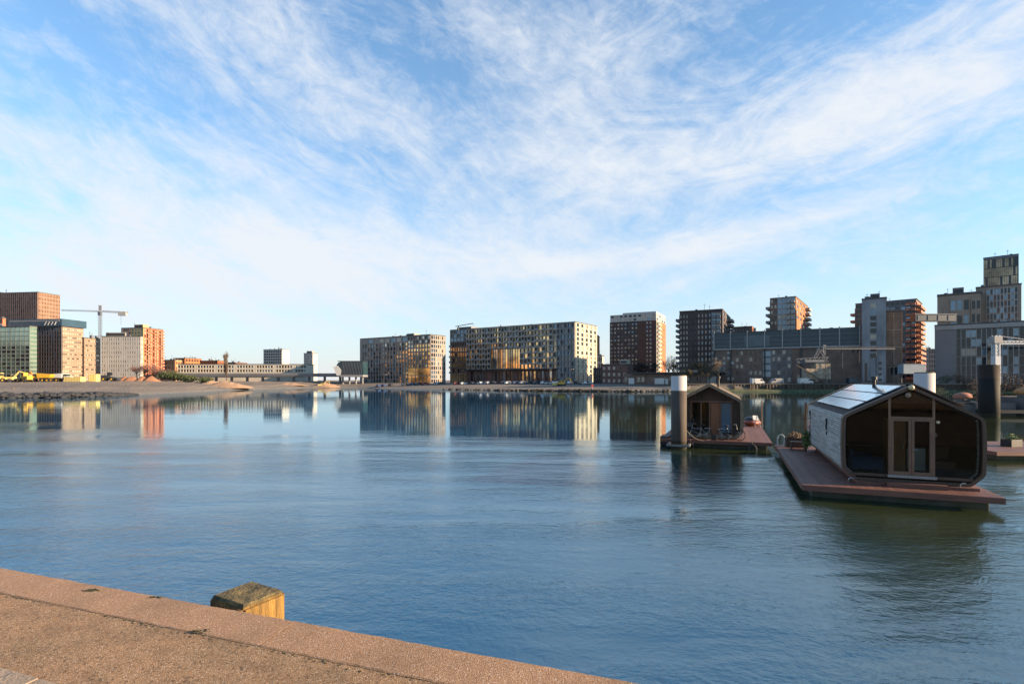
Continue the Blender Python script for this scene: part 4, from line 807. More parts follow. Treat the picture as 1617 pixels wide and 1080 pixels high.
def leaves(mb, c, rx, ry, rz_, n, size, rnd):
    for _ in range(n):
        while True:
            p = Vector((rnd.uniform(-1, 1), rnd.uniform(-1, 1), rnd.uniform(-1, 1)))
            if p.length < 1 and rnd.random() < .35 + .65 * p.length: break
        k = 1 + .35 * noise.noise(p * 2 + Vector(c)); p = Vector((c[0] + p.x * rx * k, c[1] + p.y * ry * k, c[2] + p.z * rz_ * k))
        a = Vector((rnd.gauss(0, 1), rnd.gauss(0, 1), rnd.gauss(0, 1))).normalized(); b_ = a.orthogonal().normalized(); s_ = size * rnd.uniform(.6, 1.4)
        mb.face([p - a * s_, p + b_ * s_ * .5, p + a * s_, p - b_ * s_ * .5])
def shrub(label, p, rx, ry, h, mt=LEAF, n=500, size=.06, name='shrub', cat='shrub', group=None, seed=1):
    rnd = random.Random(seed); r = empty(name, p, 0, label, cat, group); mb = MB()
    for k in range(5): a = rnd.uniform(0, 6.28); mb.tube((0, 0, -.1), (rx * .5 * math.cos(a), ry * .5 * math.sin(a), h * .7), .02 + h * .008, .008, 5)
    mb.build('stem', BARK, r); mb = MB()
    for k in range(3): leaves(mb, (rnd.uniform(-.3, .3) * rx, rnd.uniform(-.3, .3) * ry, h * rnd.uniform(.5, .65)), rx * .85, ry * .85, h * .42, n // 3, size, rnd)
    mb.build('foliage', mt, r); return r
q = to_w(B1, (hx - .22, hy + 9.0, .5)); shrub('green climbing plant against the rear left wall of the large houseboat', q, .2, .25, 1.15, n=420, size=.06, seed=5)
def tub(label, p, rz, l, w_, h, mt, plant=None, seed=1, name='planter', soil=True):
    r = empty(name, p, rz, label, 'planter'); mb = MB(); t_ = .05
    mb.box((-l / 2, -w_ / 2, 0), (l / 2, -w_ / 2 + t_, h)); mb.box((-l / 2, w_ / 2 - t_, 0), (l / 2, w_ / 2, h)); mb.box((-l / 2, -w_ / 2 + t_, 0), (-l / 2 + t_, w_ / 2 - t_, h)); mb.box((l / 2 - t_, -w_ / 2 + t_, 0), (l / 2, w_ / 2 - t_, h)); mb.build('box', mt, r)
    mb = MB(); mb.box((-l / 2 + t_, -w_ / 2 + t_, h * .3), (l / 2 - t_, w_ / 2 - t_, h * .85)); mb.build('soil', BARK, r)
    if plant: mb = MB(); leaves(mb, (0, 0, h + .12), l * .42, w_ * .42, .22, 320, .05, random.Random(seed)); mb.build('foliage', plant, r)
    return r
tub('dark wooden planter at the rear left end of the large houseboat deck', to_w(B1, (1.0, 12.4, .5)), -TH, .95, .6, .55, DARKW, LEAFR, 2)
s = in_boat(B1, 'bench', 'pale topped wooden bench beside the planter on the rear deck of the large houseboat', 'bench', (1.05, 11.2, .5))
mb = MB(); mb.box((-.42, -.2, .40), (.42, .22, .45)); mb.build('seat', FRAME2, s)
for a in (-.38, .32): mb = MB(); mb.box((a, -.18, 0), (a + .06, .2, .40)); mb.build('leg', DARKW, s)

# ---- second houseboat
FL2 = Vector((9.91, 35.14, 0)); B2 = empty('houseboat', FL2, -TH, 'smaller dark brown houseboat with a gabled porch and wooden door behind the pile', 'houseboat')
B2.matrix_basis = Matrix.Translation(FL2) @ Matrix.Rotation(-TH, 4, 'Z'); hull(B2, 6.7, 15.5)
hx, hy, hzb, hw = 1.0, 1.05, .56, 4.05
O, I = shell(B2, hx, hy + .1, hzb, hw, 2.5, 3.58, 8.4, DARKW, M('mossy_shingle', (.17, .13, .09), .9, .35, 3, bmp=.5, bscale=30))
rim(B2, hx, hzb, hy, .3, hw, 2.5, 3.58, .035, .16, M('roof_edge_wood', (.26, .19, .12), .8, .25, 3))
mb = MB(); mb.box((hx + .42, hy - .1, .503), (hx + hw - .42, hy + 8.5, .555)); mb.build('plinth', DECKX, B2)
mb = MB(); mb.box((hx + .25, hy + .15, hzb + .14), (hx + hw - .25, hy + 8.3, hzb + .18)); mb.build('floor', DECK, B2)
wy = hy + 1.0; In = section(hw, 2.5, 3.58, .16)
wallp = [clip(In, 0, .75, True), clip(clip(clip(In, 0, .75, False), 0, 3.45, True), 1, 2.32, False), clip(In, 0, 3.45, False), ]
mb = MB()
for pl_ in wallp: mb.prism([(hx + q_[0], wy, hzb + q_[1]) for q_ in pl_], (0, .08, 0))
mb.build('porch_wall', DARKW, B2)
for a, b_, mt, nm in ((.80, 1.40, GLASS, 'window'), (1.50, 1.95, GLASS, 'window'), (2.75, 3.35, G_BLUE, 'window')):
    mb = MB(); mb.box((hx + a, wy + .02, hzb + .3), (hx + b_, wy + .05, hzb + 2.28)); mb.build(nm, mt, B2)
mb = MB(); mb.box((hx + 2.07, wy - .01, hzb + .18), (hx + 2.65, wy + .05, hzb + 2.28)); d_ = mb.build('door', M('orange_brown_door', (.30, .11, .04), .5, .15, 2), B2); mb = MB(); mb.tube((hx + 2.58, wy - .06, hzb + 1.1), (hx + 2.58, wy - .06, hzb + 1.25), .015); mb.build('handle', ALU, d_)
for x_ in (.75, 1.42, 1.97, 2.67, 3.36): mb = MB(); mb.box((hx + x_, wy - .05, hzb + .18), (hx + x_ + .08, wy + .079, hzb + 2.32)); mb.build('door_post', FRAME2, B2)
mb = MB(); mb.box((hx + .7, wy - .06, hzb + 2.321), (hx + 3.5, wy - .003, hzb + 2.42)); mb.build('lintel', FRAME2, B2)
mb = MB(); S = section(hw, 2.5, 3.58, .155); mb.band([(hx + q_[0], hy + .31, hzb + q_[1]) for q_ in S], [(hx + q_[0], hy + 8.3, hzb + q_[1]) for q_ in S]); mb.build('lining', DARKW, B2)
pane(B2, section(hw, 2.5, 3.58, .16), hy + 5.0, 'partition', hx, hzb, .08, PLY)
mb = MB(); mb.tube((hx + hw / 2 + .5, hy + 3.2, hzb + 3.2), (hx + hw / 2 + .5, hy + 3.2, hzb + 4.0), .08); mb.tube((hx + hw / 2 + .5, hy + 3.2, hzb + 3.95), (hx + hw / 2 + .5, hy + 3.2, hzb + 4.1), .14); mb.build('flue', BLACK, B2)
mb = MB(); mb.box((-.05, .2, .0), (.55, 1.6, .62)); mb.build('fender_block', BLACK, B2, bevel=.04)
# things on its rear deck
s = in_boat(B2, 'rubber_dinghy', 'small covered orange and black boat at the rear of the smaller houseboat deck', 'dinghy', (6.0, 13.3, .5))
OR = M('orange_hull', (.42, .10, .05), .6, .2, 2); mb = MB(); mb.blob((0, 0, .28), 1.0, 4, 3, (.75, 1.15, .28), .05); mb.build('hull', OR, s, smooth=True); mb = MB(); mb.blob((0, .1, .50), .9, 7, 3, (.68, 1.0, .30), .12); mb.build('cover', M('dark_tarpaulin', (.05, .055, .06), .6, .2, 3), s, smooth=True)
s = in_boat(B2, 'pole', 'thin upright pole at the rear right edge of the smaller houseboat deck', 'pole', (6.75, 12.6, .3)); mb = MB(); mb.tube((0, 0, 0), (0, 0, 2.4), .045, .03, 8); mb.build('shaft', FRAME2, s); mb = MB(); mb.box((-.12, -.12, .2), (.12, .12, .26)); mb.build('bracket', ALU, s)
s = in_boat(B2, 'folding_chair', 'pale folding chair by the covered orange boat on the rear deck', 'chair', (6.35, 11.6, .5), .5)
mb = MB(); mb.box((-.22, -.2, .42), (.22, .2, .45)); mb.build('seat', WHITE, s); mb = MB(); mb.obox((-.22, .2, .6), (.44, 0, 0), (0, .03, 0), (0, .12, .35)); mb.build('backrest', WHITE, s)
for a in (-.22, .22):
    mb = MB(); mb.bar((a, -.2, 0), (a, .3, .95), .025); mb.build('leg', ALU, s); mb = MB(); mb.bar((a, .22, 0), (a, -.2, .44), .025); mb.build('leg', ALU, s)

# ---- bicycles
def bicycle(label, p, rz, col, lean=.10):
    r = empty('bicycle', p, rz, label, 'bicycle'); r.rotation_euler = (lean, 0, rz)
    fm = M('bike_' + label[:6], col, .4, .1, 3); rr = .34
    for x_ in (-.53, .53):
        wmb = MB(); wmb.ring((x_, 0, rr), (0, 1, 0), rr - .02, .022, 28, 6); wl_ = wmb.build('wheel', BLACK, r)
        smb = MB()
        for k in range(14): a = 2 * math.pi * k / 14; smb.bar((x_, 0, rr), (x_ + (rr - .03) * math.cos(a), 0, rr + (rr - .03) * math.sin(a)), .006)
        smb.tube((x_, -.05, rr), (x_, .05, rr), .025, n=8); smb.build('spokes', ALU, wl_)
    bb_, st, hd, hb = (-.08, 0, .30), (-.22, 0, .78), (.36, 0, .82), (.40, 0, .62)
    mb = MB()
    for a, b_ in ((bb_, st), (bb_, hb), ((-.19, 0, .68), (.38, 0, .72)), (hb, hd), ((-.53, 0, rr), bb_), ((-.53, 0, rr), (-.20, 0, .70)), ((.41, .045, .58), (.53, .045, rr)), ((.41, -.045, .58), (.53, -.045, rr))): mb.tube(a, b_, .018, n=7)
    mb.build('frame', fm, r)
    mb = MB(); mb.tube(st, (-.235, 0, .90), .014, n=6); mb.blob((-.26, 0, .94), .13, 2, 2, (1.0, .6, .35), .1); mb.build('saddle', BLACK, r, smooth=True)
    mb = MB(); mb.tube(hd, (.34, 0, .98), .014, n=6); mb.path([(.16, -.30, 1.02), (.30, -.24, 1.03), (.36, 0, 1.0), (.30, .24, 1.03), (.16, .30, 1.02)], .014, 6); mb.build('handlebar', ALU, r)
    mb = MB(); mb.box((-.78, -.07, .72), (-.40, .07, .74)); mb.bar((-.75, .06, .72), (-.55, .06, rr), .012); mb.bar((-.75, -.06, .72), (-.55, -.06, rr), .012); mb.build('luggage_rack', ALU, r)
    mb = MB()
    for x_ in (-.53, .53):
        for k in range(9):
            a0, a1 = R(20 + k * 15), R(35 + k * 15)
            mb.bar((x_ + .385 * math.cos(a0), 0, rr + .385 * math.sin(a0)), (x_ + .385 * math.cos(a1), 0, rr + .385 * math.sin(a1)), .05, .008)
    mb.build('mudguard', BLACK, r)
    mb = MB(); mb.ring((-.08, .05, .30), (0, 1, 0), .09, .008, 16, 5); mb.bar((-.08, .07, .30), (.04, .07, .20), .018); mb.bar((-.08, -.07, .30), (-.20, -.07, .40), .018); mb.box((.0, .06, .19), (.08, .15, .21)); mb.box((-.24, -.15, .39), (-.16, -.06, .41)); mb.build('crank', ALU, r)
    mb = MB(); mb.bar((-.1, -.04, .28), (-.16, -.22, 0), .015); mb.build('kickstand', ALU, r)
    if 'crate' in label: mb = MB(); mb.box((.42, -.2, .80), (.80, .2, .83)); mb.box((.42, -.2, .83), (.44, .2, 1.08)); mb.box((.78, -.2, .83), (.80, .2, 1.08)); mb.box((.44, -.2, .83), (.78, -.18, 1.08)); mb.box((.44, .18, .83), (.78, .2, 1.08)); mb.build('front_crate', DGREY, r)
    return r
bicycle('silver bicycle with a front crate parked at the left of the porch', to_w(B2, (2.35, .55, .5)), -TH + 3.3, (.35, .35, .36))
bicycle('black bicycle parked before the blue glass on the smaller houseboat deck', to_w(B2, (4.35, .55, .5)), -TH + .1, (.02, .02, .02), -.1)
s = in_boat(B2, 'storage_box', 'small black box between the two bicycles', 'box', (3.35, .35, .5)); mb = MB(); mb.box((-.16, -.12, 0), (.16, .12, .3)); mb.build('body', BLACK, s, bevel=.02); mb = MB(); mb.box((-.175, -.135, .301), (.175, .135, .34)); mb.build('lid', DGREY, s)
s = in_boat(B2, 'motor_scooter', 'dark scooter under the porch behind the silver bicycle', 'scooter', (1.45, 1.55, .74), .2)
mb = MB(); mb.blob((-.3, 0, .5), .4, 3, 2, (1, .38, .6), .1); mb.box((-.25, -.14, .2), (.4, .14, .28)); mb.bar((.38, 0, .25), (.55, 0, .95), .12, .3); mb.build('body', BLACK, s, smooth=False)
for x_ in (-.5, .62): mb = MB(); mb.ring((x_, 0, .22), (0, 1, 0), .16, .06, 18, 8); mb.build('wheel', BLACK, s)
mb = MB(); mb.tube((.5, -.32, 1.02), (.5, .32, 1.02), .02); mb.build('handlebar', ALU, s); mb = MB(); mb.blob((-.25, 0, .80), .3, 3, 2, (1, .45, .25), .1); mb.build('saddle', DGREY, s, smooth=True)

# ---- mooring piles
def steel(name, lo, hi, zsplit):
    m, nt, b = newmat(name); co = obj_co(nt); s3 = N(nt, 'ShaderNodeSeparateXYZ'); nt.links.new(co, s3.inputs[0])
    n1 = nz(nt, obj_co(nt, (1, 1, .3)), 2.5, 6, .65); k = math_(nt, 'GREATER_THAN', s3.outputs[2], zsplit)
    a = mix(nt, k, mix(nt, n1, tuple(c * .6 for c in lo), tuple(c * 1.6 for c in lo)), mix(nt, n1, tuple(c * .85 for c in hi), hi))
    wet = math_(nt, 'LESS_THAN', math_(nt, 'ADD', s3.outputs[2], math_(nt, 'MULTIPLY', n1, .5)), .75)
    nt.links.new(mix(nt, math_(nt, 'MULTIPLY', wet, .8), a, (.02, .022, .014)), b.inputs['Base Color']); b.inputs['Roughness'].default_value = .75; b.inputs['Specular IOR Level'].default_value = .25; return m
def pile(label, p, r, top, mt, collar=True, capm=None, name='mooring_pile'):
    e = empty(name, p, 0, label, 'mooring pile'); mb = MB(); mb.tube((0, 0, -1.5), (0, 0, top), r, n=40); o = mb.build('shaft', mt, e)
    for pl_ in o.data.polygons: pl_.use_smooth = len(pl_.vertices) == 4
    mb = MB(); mb.tube((0, 0, top + .002), (0, 0, top + .05), r * .93, n=40); mb.build('cap', capm or RUSTC, e)
    if collar:
        mb = MB(); q = r + .08
        mb.box((-q - .14, -q - .1, .18), (q + .14, -q, .30)); mb.box((-q - .14, -q + .001, .18), (-q, q + .5, .30)); mb.box((q, -q + .001, .18), (q + .14, q + .5, .30)); mb.build('guide_collar', M('collar_steel', (.16, .17, .18), .5, .2, 2), e).rotation_euler = (0, 0, -TH)
    return e
RUSTC = M('mossy_cap', (.12, .10, .05), .9, .3, 4)
pile('thick white topped black mooring pile in front of the smaller houseboat', (X(1072, 33.95), 33.95, 0), .485, 4.66, steel('pile_black_white', (.06, .048, .04), (.48, .45, .43), 3.72))
pile('white topped mooring pile rising behind the roof ridge of the large houseboat', (*to_w(B1, (6.55, 10.2, 0)).to_2d(), 0), .44, 4.74, steel('pile_white', (.035, .045, .06), (.48, .45, .43), 2.9), False)
pile('thick all dark mooring pile right of the large houseboat before the planted barge', (X(1561.5, 62), 62, 0), 1.0, 6.15, steel('pile_dark', (.008, .008, .008), (.03, .02, .015), 4.6), False, DGREY)
# third floating deck
D3 = empty('floating_deck', (X(1553, 29.4), 28.6, 0), -.02, 'red brown floating deck cut by the right edge behind the large houseboat', 'floating deck'); hull(D3, 12, 5.0)
tub('black planter with yellow green leaves on the deck at the right edge', (X(1597, 31.0), 31.0, .5), .2, .80, .6, .42, BLACK, LEAF, 6)
# planted barge at the right edge
BG = empty('barge', (X(1488, 68), 66, 0), -.12, 'long grey concrete barge planted with shrubs beyond the dark pile', 'barge')
BARM = M('barge_concrete', (.17, .155, .15), .85, .25, .8, bmp=.3); mb = MB(); mb.box((0, 0, -.8), (2.2, 7, 1.3)); mb.box((2.201, -.4, -.8), (6.6, 7, 1.55)); mb.box((7.2, -1.2, -.8), (30, 7, 2.2)); mb.box((7.2, -1.35, 1.9), (30, -1.203, 2.2)); mb.build('hull', BARM, BG)
mb = MB(); mb.box((.2, .3, 1.303), (6.5, 6.8, 1.58)); mb.box((7.4, -1.0, 2.203), (29.8, 6.8, 2.26)); mb.build('soil', BARK, BG)
mb = MB(); mb.box((2.0, -1.4, .35), (6.9, -.42, .75)); mb.build('fender', BLACK, BG)
BG.matrix_basis = Matrix.Translation(BG.location) @ Matrix.Rotation(-.12, 4, 'Z')
for lab, (x_, y_, z_), r_, mt in (('pink domed hut on the barge left of the dark pile', (1.9, 1.6, 1.55), .95, M('pink_canvas', (.42, .17, .11), .8, .15, 2)), ('orange domed hut with a small opening on the barge right of the dark pile', (8.4, .6, 2.2), 1.0, M('orange_canvas', (.55, .26, .10), .8, .15, 2))):
    e = empty('dome_hut', to_w(BG, (x_, y_, z_)), 0, lab, 'hut'); mb = MB(); mb.blob((0, 0, .75), r_, 1, 3, (1.1, 1, .55), .06); mb.build('canopy', mt, e, smooth=True); mb = MB(); mb.tube((0, 0, 0), (0, 0, .75), r_ * .8, n=16); mb.build('base', BARM, e); mb = MB(); mb.box((-.5, -r_ * .86, .15), (.4, -r_ * .8, .6)); mb.build('opening', BLACK, e)
k = 0
for lab, (x_, y_, z_), rx, h, mt in (('rust brown reed clump left of the dark pile on the barge', (4.3, 2.5, 1.5), 1.2, 3.4, LEAFR), ('low green shrub at the foot of the reed clump on the barge', (4.6, 1.0, 1.5), .9, 1.5, LEAF), ('dark round evergreen bush on the barge near the right edge', (10.8, 1.2, 2.2), 1.3, 2.6, LEAFD), ('reddish twiggy shrub behind the orange hut', (8.6, 4.5, 2.2), 1.8, 3.4, LEAFR),
                                  ('small dark shrub between the orange hut and the evergreen bush', (9.6, -.3, 2.2), .6, .9, LEAFD), ('rusty shrub on the barge cut by the right edge', (12.8, 3.5, 2.2), 1.6, 3.2, LEAFR), ('dark shrub behind the pink hut', (.9, 4.5, 1.5), 1.2, 2.0, LEAFD)):
    k += 1; shrub(lab, to_w(BG, (x_, y_, z_)), rx, rx, h, mt, 700, .09 if mt != LEAFR else .07, seed=20 + k)

# ------------------------------------------------------------------ far bank: quay wall, rocks, rows, structures
m, nt, b = newmat('sheet_piling'); co = obj_co(nt); s3 = N(nt, 'ShaderNodeSeparateXYZ'); nt.links.new(co, s3.inputs[0])
wv = math_(nt, 'SINE', math_(nt, 'MULTIPLY', s3.outputs[0], 5.2)); n1 = nz(nt, obj_co(nt, (1, 1, .3)), .8, 5, .65)
nt.links.new(mix(nt, n1, (.012, .012, .010), (.075, .055, .04)), b.inputs['Base Color']); b.inputs['Roughness'].default_value = .85; bump(nt, b, wv, .6, .2); SHEET = m
ALG = M('algae_mud', (.13, .14, .06), .9, .4, .6, col2=(.035, .045, .02), bmp=.5)
root = empty('quay_wall', (X(1290, 201), 200.6, 0), 0, 'dark sheet piled quay wall with a green muddy foot below the warehouse', 'quay wall'); o0 = root.location
pxs = [1085, 1300, 1500, 1617, 2000]; pts = [Vector((X(p, lerp(SH, p) - .25), lerp(SH, p) - .25, 0)) - o0 for p in pxs]
pts[0] = Vector((X(1075, 203), 203, 0)) - o0
mb = MB(); mc = MB(); ma = MB()
for a, c in zip(pts, pts[1:]):
    d = c - a; n_ = Vector((d.y, -d.x, 0)).normalized()
    mb.obox(a + Vector((0, 0, -1)), d, -n_ * .5, (0, 0, 3.75)); mc.obox(a + n_ * .12 + Vector((0, 0, 2.76)), d, -n_ * .9, (0, 0, .3))
    ma.prism([a + n_ * .01 + Vector((0, 0, .95)), a + n_ * 3.2 + Vector((0, 0, .12)), a + n_ * 3.6 + Vector((0, 0, -.8)), a + n_ * .01 + Vector((0, 0, -.8))], d)
mb.build('sheet_piling', SHEET, root); mc.build('capping_beam', M('quay_cap', (.16, .15, .14), .9, .3, .5), root); ma.build('muddy_foot', ALG, root)
for k in range(16):
    mb = MB(); p = pts[0].lerp(pts[1], 0) + (pts[1] - pts[0]) * ((k % 8) / 8) if k < 8 else pts[1] + (pts[2] - pts[1]) * ((k - 8) / 8)
    mb.box((p.x - .22, p.y - .62, -1), (p.x + .22, p.y - .2, 2.9)); mb.build('fender_post', DARKW, root)

def rocks(name, label, pts_fn, n, s0, s1, mt, seed):
    rnd = random.Random(seed); mb = MB()
    for i in range(n):
        x, y, z = pts_fn(rnd); mb.blob((x, y, z), rnd.uniform(s0, s1), i, 1, (1.2, 1, .7), .5)
    tag(mb.build(name, mt), label, 'rocks', kind='stuff')
ROCK = M('dark_rock', (.035, .038, .045), .85, .4, .4); ROCK2 = M('brown_rock', (.07, .06, .05), .9, .4, .5)
def f1(r):
    px = r.uniform(-160, 205) if r.random() < .9 else r.uniform(150, 215); k = 1 if px < 150 else max(.25, (215 - px) / 65); Z = lerp(SH, px) - r.uniform(-.5, 7.0) * k + 1.5; return X(px, Z), Z, r.uniform(.0, .8) * k * (1 + .5 * noise.noise(Vector((px * .05, 0, 0))))
rocks('rock_bank', 'dark bank of rubble along the waterline at the far left', f1, 1500, .35, .85, ROCK, 1)
def f2(r):
    px = r.choice([r.uniform(780, 1075), r.uniform(700, 1075), r.uniform(880, 960)]); Z = lerp(SH, px) + r.uniform(-1.2, 1.8); return X(px, Z), Z, r.uniform(-.1, .5)
rocks('rock_edge', 'brown stones strewn along the middle shoreline', f2, 420, .25, .8, ROCK2, 2)
SANDM = M('orange_sand', (.48, .30, .18), .95, .15, .3, bmp=.4, bscale=2); EARTH = M('reddish_earth', (.36, .17, .09), .95, .3, .3, bmp=.5, bscale=2)
def heap(label, px, Z, rx, ry, h, mt, seed, name='sand_heap'):
    x, y = X(px, Z), Z; z = gz(x, y); mb = MB(); nr, ns_ = 10, 28; root = (x, y, z)
    rows = []
    for i in range(nr + 1):
        f_ = i / nr; row = []
        for j in range(ns_):
            a = 2 * math.pi * j / ns_; k = 1 + .25 * noise.noise(Vector((math.cos(a) * 1.5, math.sin(a) * 1.5, seed)))
            gx, gy_ = rx * f_ * k * math.cos(a), ry * f_ * k * math.sin(a)
            row.append((gx, gy_, h * (1 - f_) ** .8 * (1 + .3 * noise.noise(Vector((gx * .4, gy_ * .4, seed)))) - .5 * f_))
        rows.append(row)
    for r0, r1 in zip(rows, rows[1:]): mb.band(r1, r0)
    tag(mb.build(name, mt, None, root), label, 'heap')
heap('broad orange sand heap below the poplar', 358, 236, 13, 6, 2.6, SANDM, 1); heap('orange sand heap left of the poplar one, narrower', 335, 240, 7, 5, 1.7, SANDM, 2)
heap('orange sand heap under the pale digger', 512, 300, 11, 6, 2.4, SANDM, 3); heap('smaller sand spit left of the heap under the digger', 455, 290, 10, 5, 1.2, SANDM, 4)
for i, (px, w_) in enumerate(((196, 5), (210, 6), (226, 5.5), (240, 4.5))): heap(('leftmost', 'second', 'third', 'rightmost')[i] + ' of four reddish earth heaps before the white office and orange tower', px, 232, w_ * .8, 3.5, 2.3, EARTH, 5 + i, 'earth_heap')

# low brick rows between the cream end and the warehouse
building('brick_house', 'red brick three storey row building beside the cream block end', 'brick building', 950, 990, 999, 262, 576, 27, [OBRICK if 0 else RBRICK, WSTONE], front=[(0, 1, 0, 1, dict(nf=3, nb=5, pw=.55, sh=.5, pr=.12, gl=[G_CURT, G_CURT, G_DARK]))], side=[(0, 1, 0, 1, dict(nf=3, nb=3, pw=.5, sh=.5, gl=[G_CURT]))], zb=2.4, roofs=[(.7, 1, .1, .6, 2.6, CREAM)])
building('brick_shed', 'dark low brick annex left of the red brick row', 'shed', 937, 950, 953, 272, 582, 27, [DBRICK], front=[(0, 1, 0, 1, dict(nf=2, nb=4, gl=[G_DARK]))], zb=2.4, D=10)
rL, WL, DL, hL = building('low_warehouse', 'long low brick shed with a dark overhanging roof and white doors', 'warehouse', 985, 1128, 1150, 222, 590, 27, [BBRICK, WHITE], front=[(0, .25, .1, .8, dict(nf=1, nb=5, pw=.3, sh=.3, gl=[G_CURT, G_DARK])), (.3, 1, .25, .8, dict(nf=1, nb=14, pw=.65, sh=.4, pr=.1, gl=[G_DARK, G_CURT], skip=.4))], zb=2.6, D=16, parapet=0)
mb = MB(); mb.box((WL * .1, -1.6, hL + .13), (WL + 2, 16.5, hL + .75)); mb.build('eaves', DGREY, rL)
for f_, w_, h_, mt in ((.06, 2.6, 2.7, WHITE), (.36, 4.2, 2.6, WHITE), (.48, 1.2, 2.4, WHITE), (.93, 3.4, 3.4, LGREY)): mb = MB(); mb.box((WL * f_, -.42, 0), (WL * f_ + w_, -.35, h_)); mb.build('door', mt, rL)

# viaduct and station hall
VI = empty('viaduct', (X(281, 322), 322, 3.4), 0, 'grey metro viaduct running low before the long white flats', 'viaduct'); L_ = X(545, 322) - X(281, 322)
VM = M('viaduct_concrete', (.24, .25, .27), .8, .15, .1); mb = MB(); mb.box((-12, 0, 3.0), (L_, 9, 4.4)); mb.build('girder', VM, VI); mb = MB(); mb.box((-12, -.4, 3.9), (L_, -.003, 5.1)); mb.build('parapet', BLGR, VI)
for k in range(11): mb = MB(); mb.tube((2 + k * 9.6, 4, -1.5), (2 + k * 9.6, 4, 3.0), .8, n=10); mb.build('column', VM, VI)
ST = empty('station_hall', (X(531, 318), 316, 3.4), 0, 'dark glazed metro station hall with a white rounded nose beside the left waterfront block', 'station'); wS = X(575, 318) - X(531, 318)
z0, z1 = zt(592, 318) - 3.4, zt(571, 318) - 3.4
prof = [(2.6, z0), (1.8, z0 + 2), (.8, z0 + 4.5), (.9, z1 - 2), (2.0, z1 - .5), (4, z1)]; mb = MB(); mb.prism([(x_, 0, z_) for x_, z_ in prof] + [(wS, 0, z1 - .1), (wS, 0, z0)], (0, 12, 0)); mb.build('hall', glassm('dark_teal_glass', (.02, .045, .06), 0, .25, 1.4), ST)
mb = MB(); mb.prism([(-3.2, -.4, z1 - 2.4), (3.4, -.4, z1 - 4.4), (3.8, -.4, z0 + .5), (1.6, -.4, z0 - 1.0), (-.6, -.4, z0 + 1.2)], (0, 13, 0)) if 0 else mb.prism([(-1.0, -.4, z1 - 3.2), (1.6, -.4, z1 - 2.6), (3.6, -.4, z0 + 3), (3.2, -.4, z0 - .6), (1.0, -.4, z0 - .4)], (0, 13, 0)); mb.build('nose', WHITE, ST)
mb = MB(); mb.box((1.5, -.2, z1 + .003), (wS, 12.4, z1 + .4)); mb.build('roof', DGREY, ST); mb = MB(); mb.box((3, -.5, z0 - 1.2), (wS, 12, z0 - .003)); mb.build('platform', VM, ST)
for k in range(14): mb = MB(); x_ = 3.5 + k * (wS - 4) / 14; mb.bar((x_, -.12, z0), (x_ + 1.0, -.12, z1 - .1), .18, .1); mb.build('glazing_bar', GREY, ST)
for k in range(4): mb = MB(); x_ = 3 + k * 4; mb.tube((x_, 5, -1.5), (x_, 5, z0 - 1.2), .6, n=10); mb.build('column', VM, ST)

# tower crane and roof crane
STEEL = M('crane_steel', (.13, .095, .07), .5, .15, 1); YEP = M('yellow_machine_paint', (.72, .42, .03), .5, .15, 1); YEP2 = M('pale_yellow_paint', (.78, .62, .22), .5, .15, 1); ORP = M('orange_machine_paint', (.55, .20, .03), .5, .2, 1)
def lattice(mb, a, b_, w_, nseg, t_=.16):
    a, b_ = Vector(a), Vector(b_); d = (b_ - a).normalized(); up = Vector((0, 0, 1)) if abs(d.z) < .9 else Vector((0, 1, 0)); u = d.cross(up).normalized() * w_ / 2; v = d.cross(u).normalized() * w_ / 2
    cs = [u + v, u - v, -u - v, -u + v]
    for c in cs: mb.bar(a + c, b_ + c, t_)
    for k in range(nseg):
        p, q = a.lerp(b_, k / nseg), a.lerp(b_, (k + 1) / nseg)
        for i in range(4): mb.bar(p + cs[i], q + cs[(i + 1) % 4], t_ * .6); mb.bar(p + cs[i], p + cs[(i + 1) % 4], t_ * .6)
Zc = 430; r = empty('tower_crane', (X(158, Zc), Zc, 3.4), 0, 'white tower crane standing behind the white office', 'crane'); top = zt(486, Zc) - 3.4; pxm = Zc / F
mb = MB(); lattice(mb, (0, 0, 0), (0, 0, top - 3), 1.7, 24, .15); mb.build('mast', STEEL, r)
mb = MB(); lattice(mb, (-61 * pxm, 0, top - 2), (2, 0, top - 3), 1.0, 30, .10); mb.build('jib', STEEL, r); mb = MB(); lattice(mb, (2, 0, top - 3), (44 * pxm, 0, top - 4), 1.1, 12, .16); mb.build('counter_jib', STEEL, r)
mb = MB(); mb.box((30 * pxm, -1.2, top - 6.5), (42 * pxm, 1.2, top - 3.2)); mb.build('counterweight', CONC, r); mb = MB(); mb.box((.5, -3.2, top - 6.5), (2.8, -1.3, top - 3.5)); mb.build('cab', M('blue_grey_cab', (.12, .14, .18)), r); mb = MB(); lattice(mb, (0, 0, top - 2), (0, 0, top + 2), 1.2, 4, .2); mb.build('head', STEEL, r)
mb = MB(); mb.tube((33 * pxm, 0, top - 14), (33 * pxm, 0, top - 6.5), .08, n=5); mb.build('hoist_rope', DGREY, r)
r = empty('roof_crane', (X(724, 335), 335, zt(519.5, 345)), 0, 'small maintenance crane on the flat roof of the long white framed block', 'crane'); mb = MB(); mb.tube((0, 0, -1.8), (0, 0, 1.0), .3); mb.build('post', STEEL, r); mb = MB(); mb.bar((-2, 0, .6), (9.5, -2, 2.4), .4); mb.build('jib', STEEL, r); mb = MB(); mb.bar((9.5, -2, 2.4), (9.5, -2, 1.0), .2); mb.build('hook', DGREY, r)

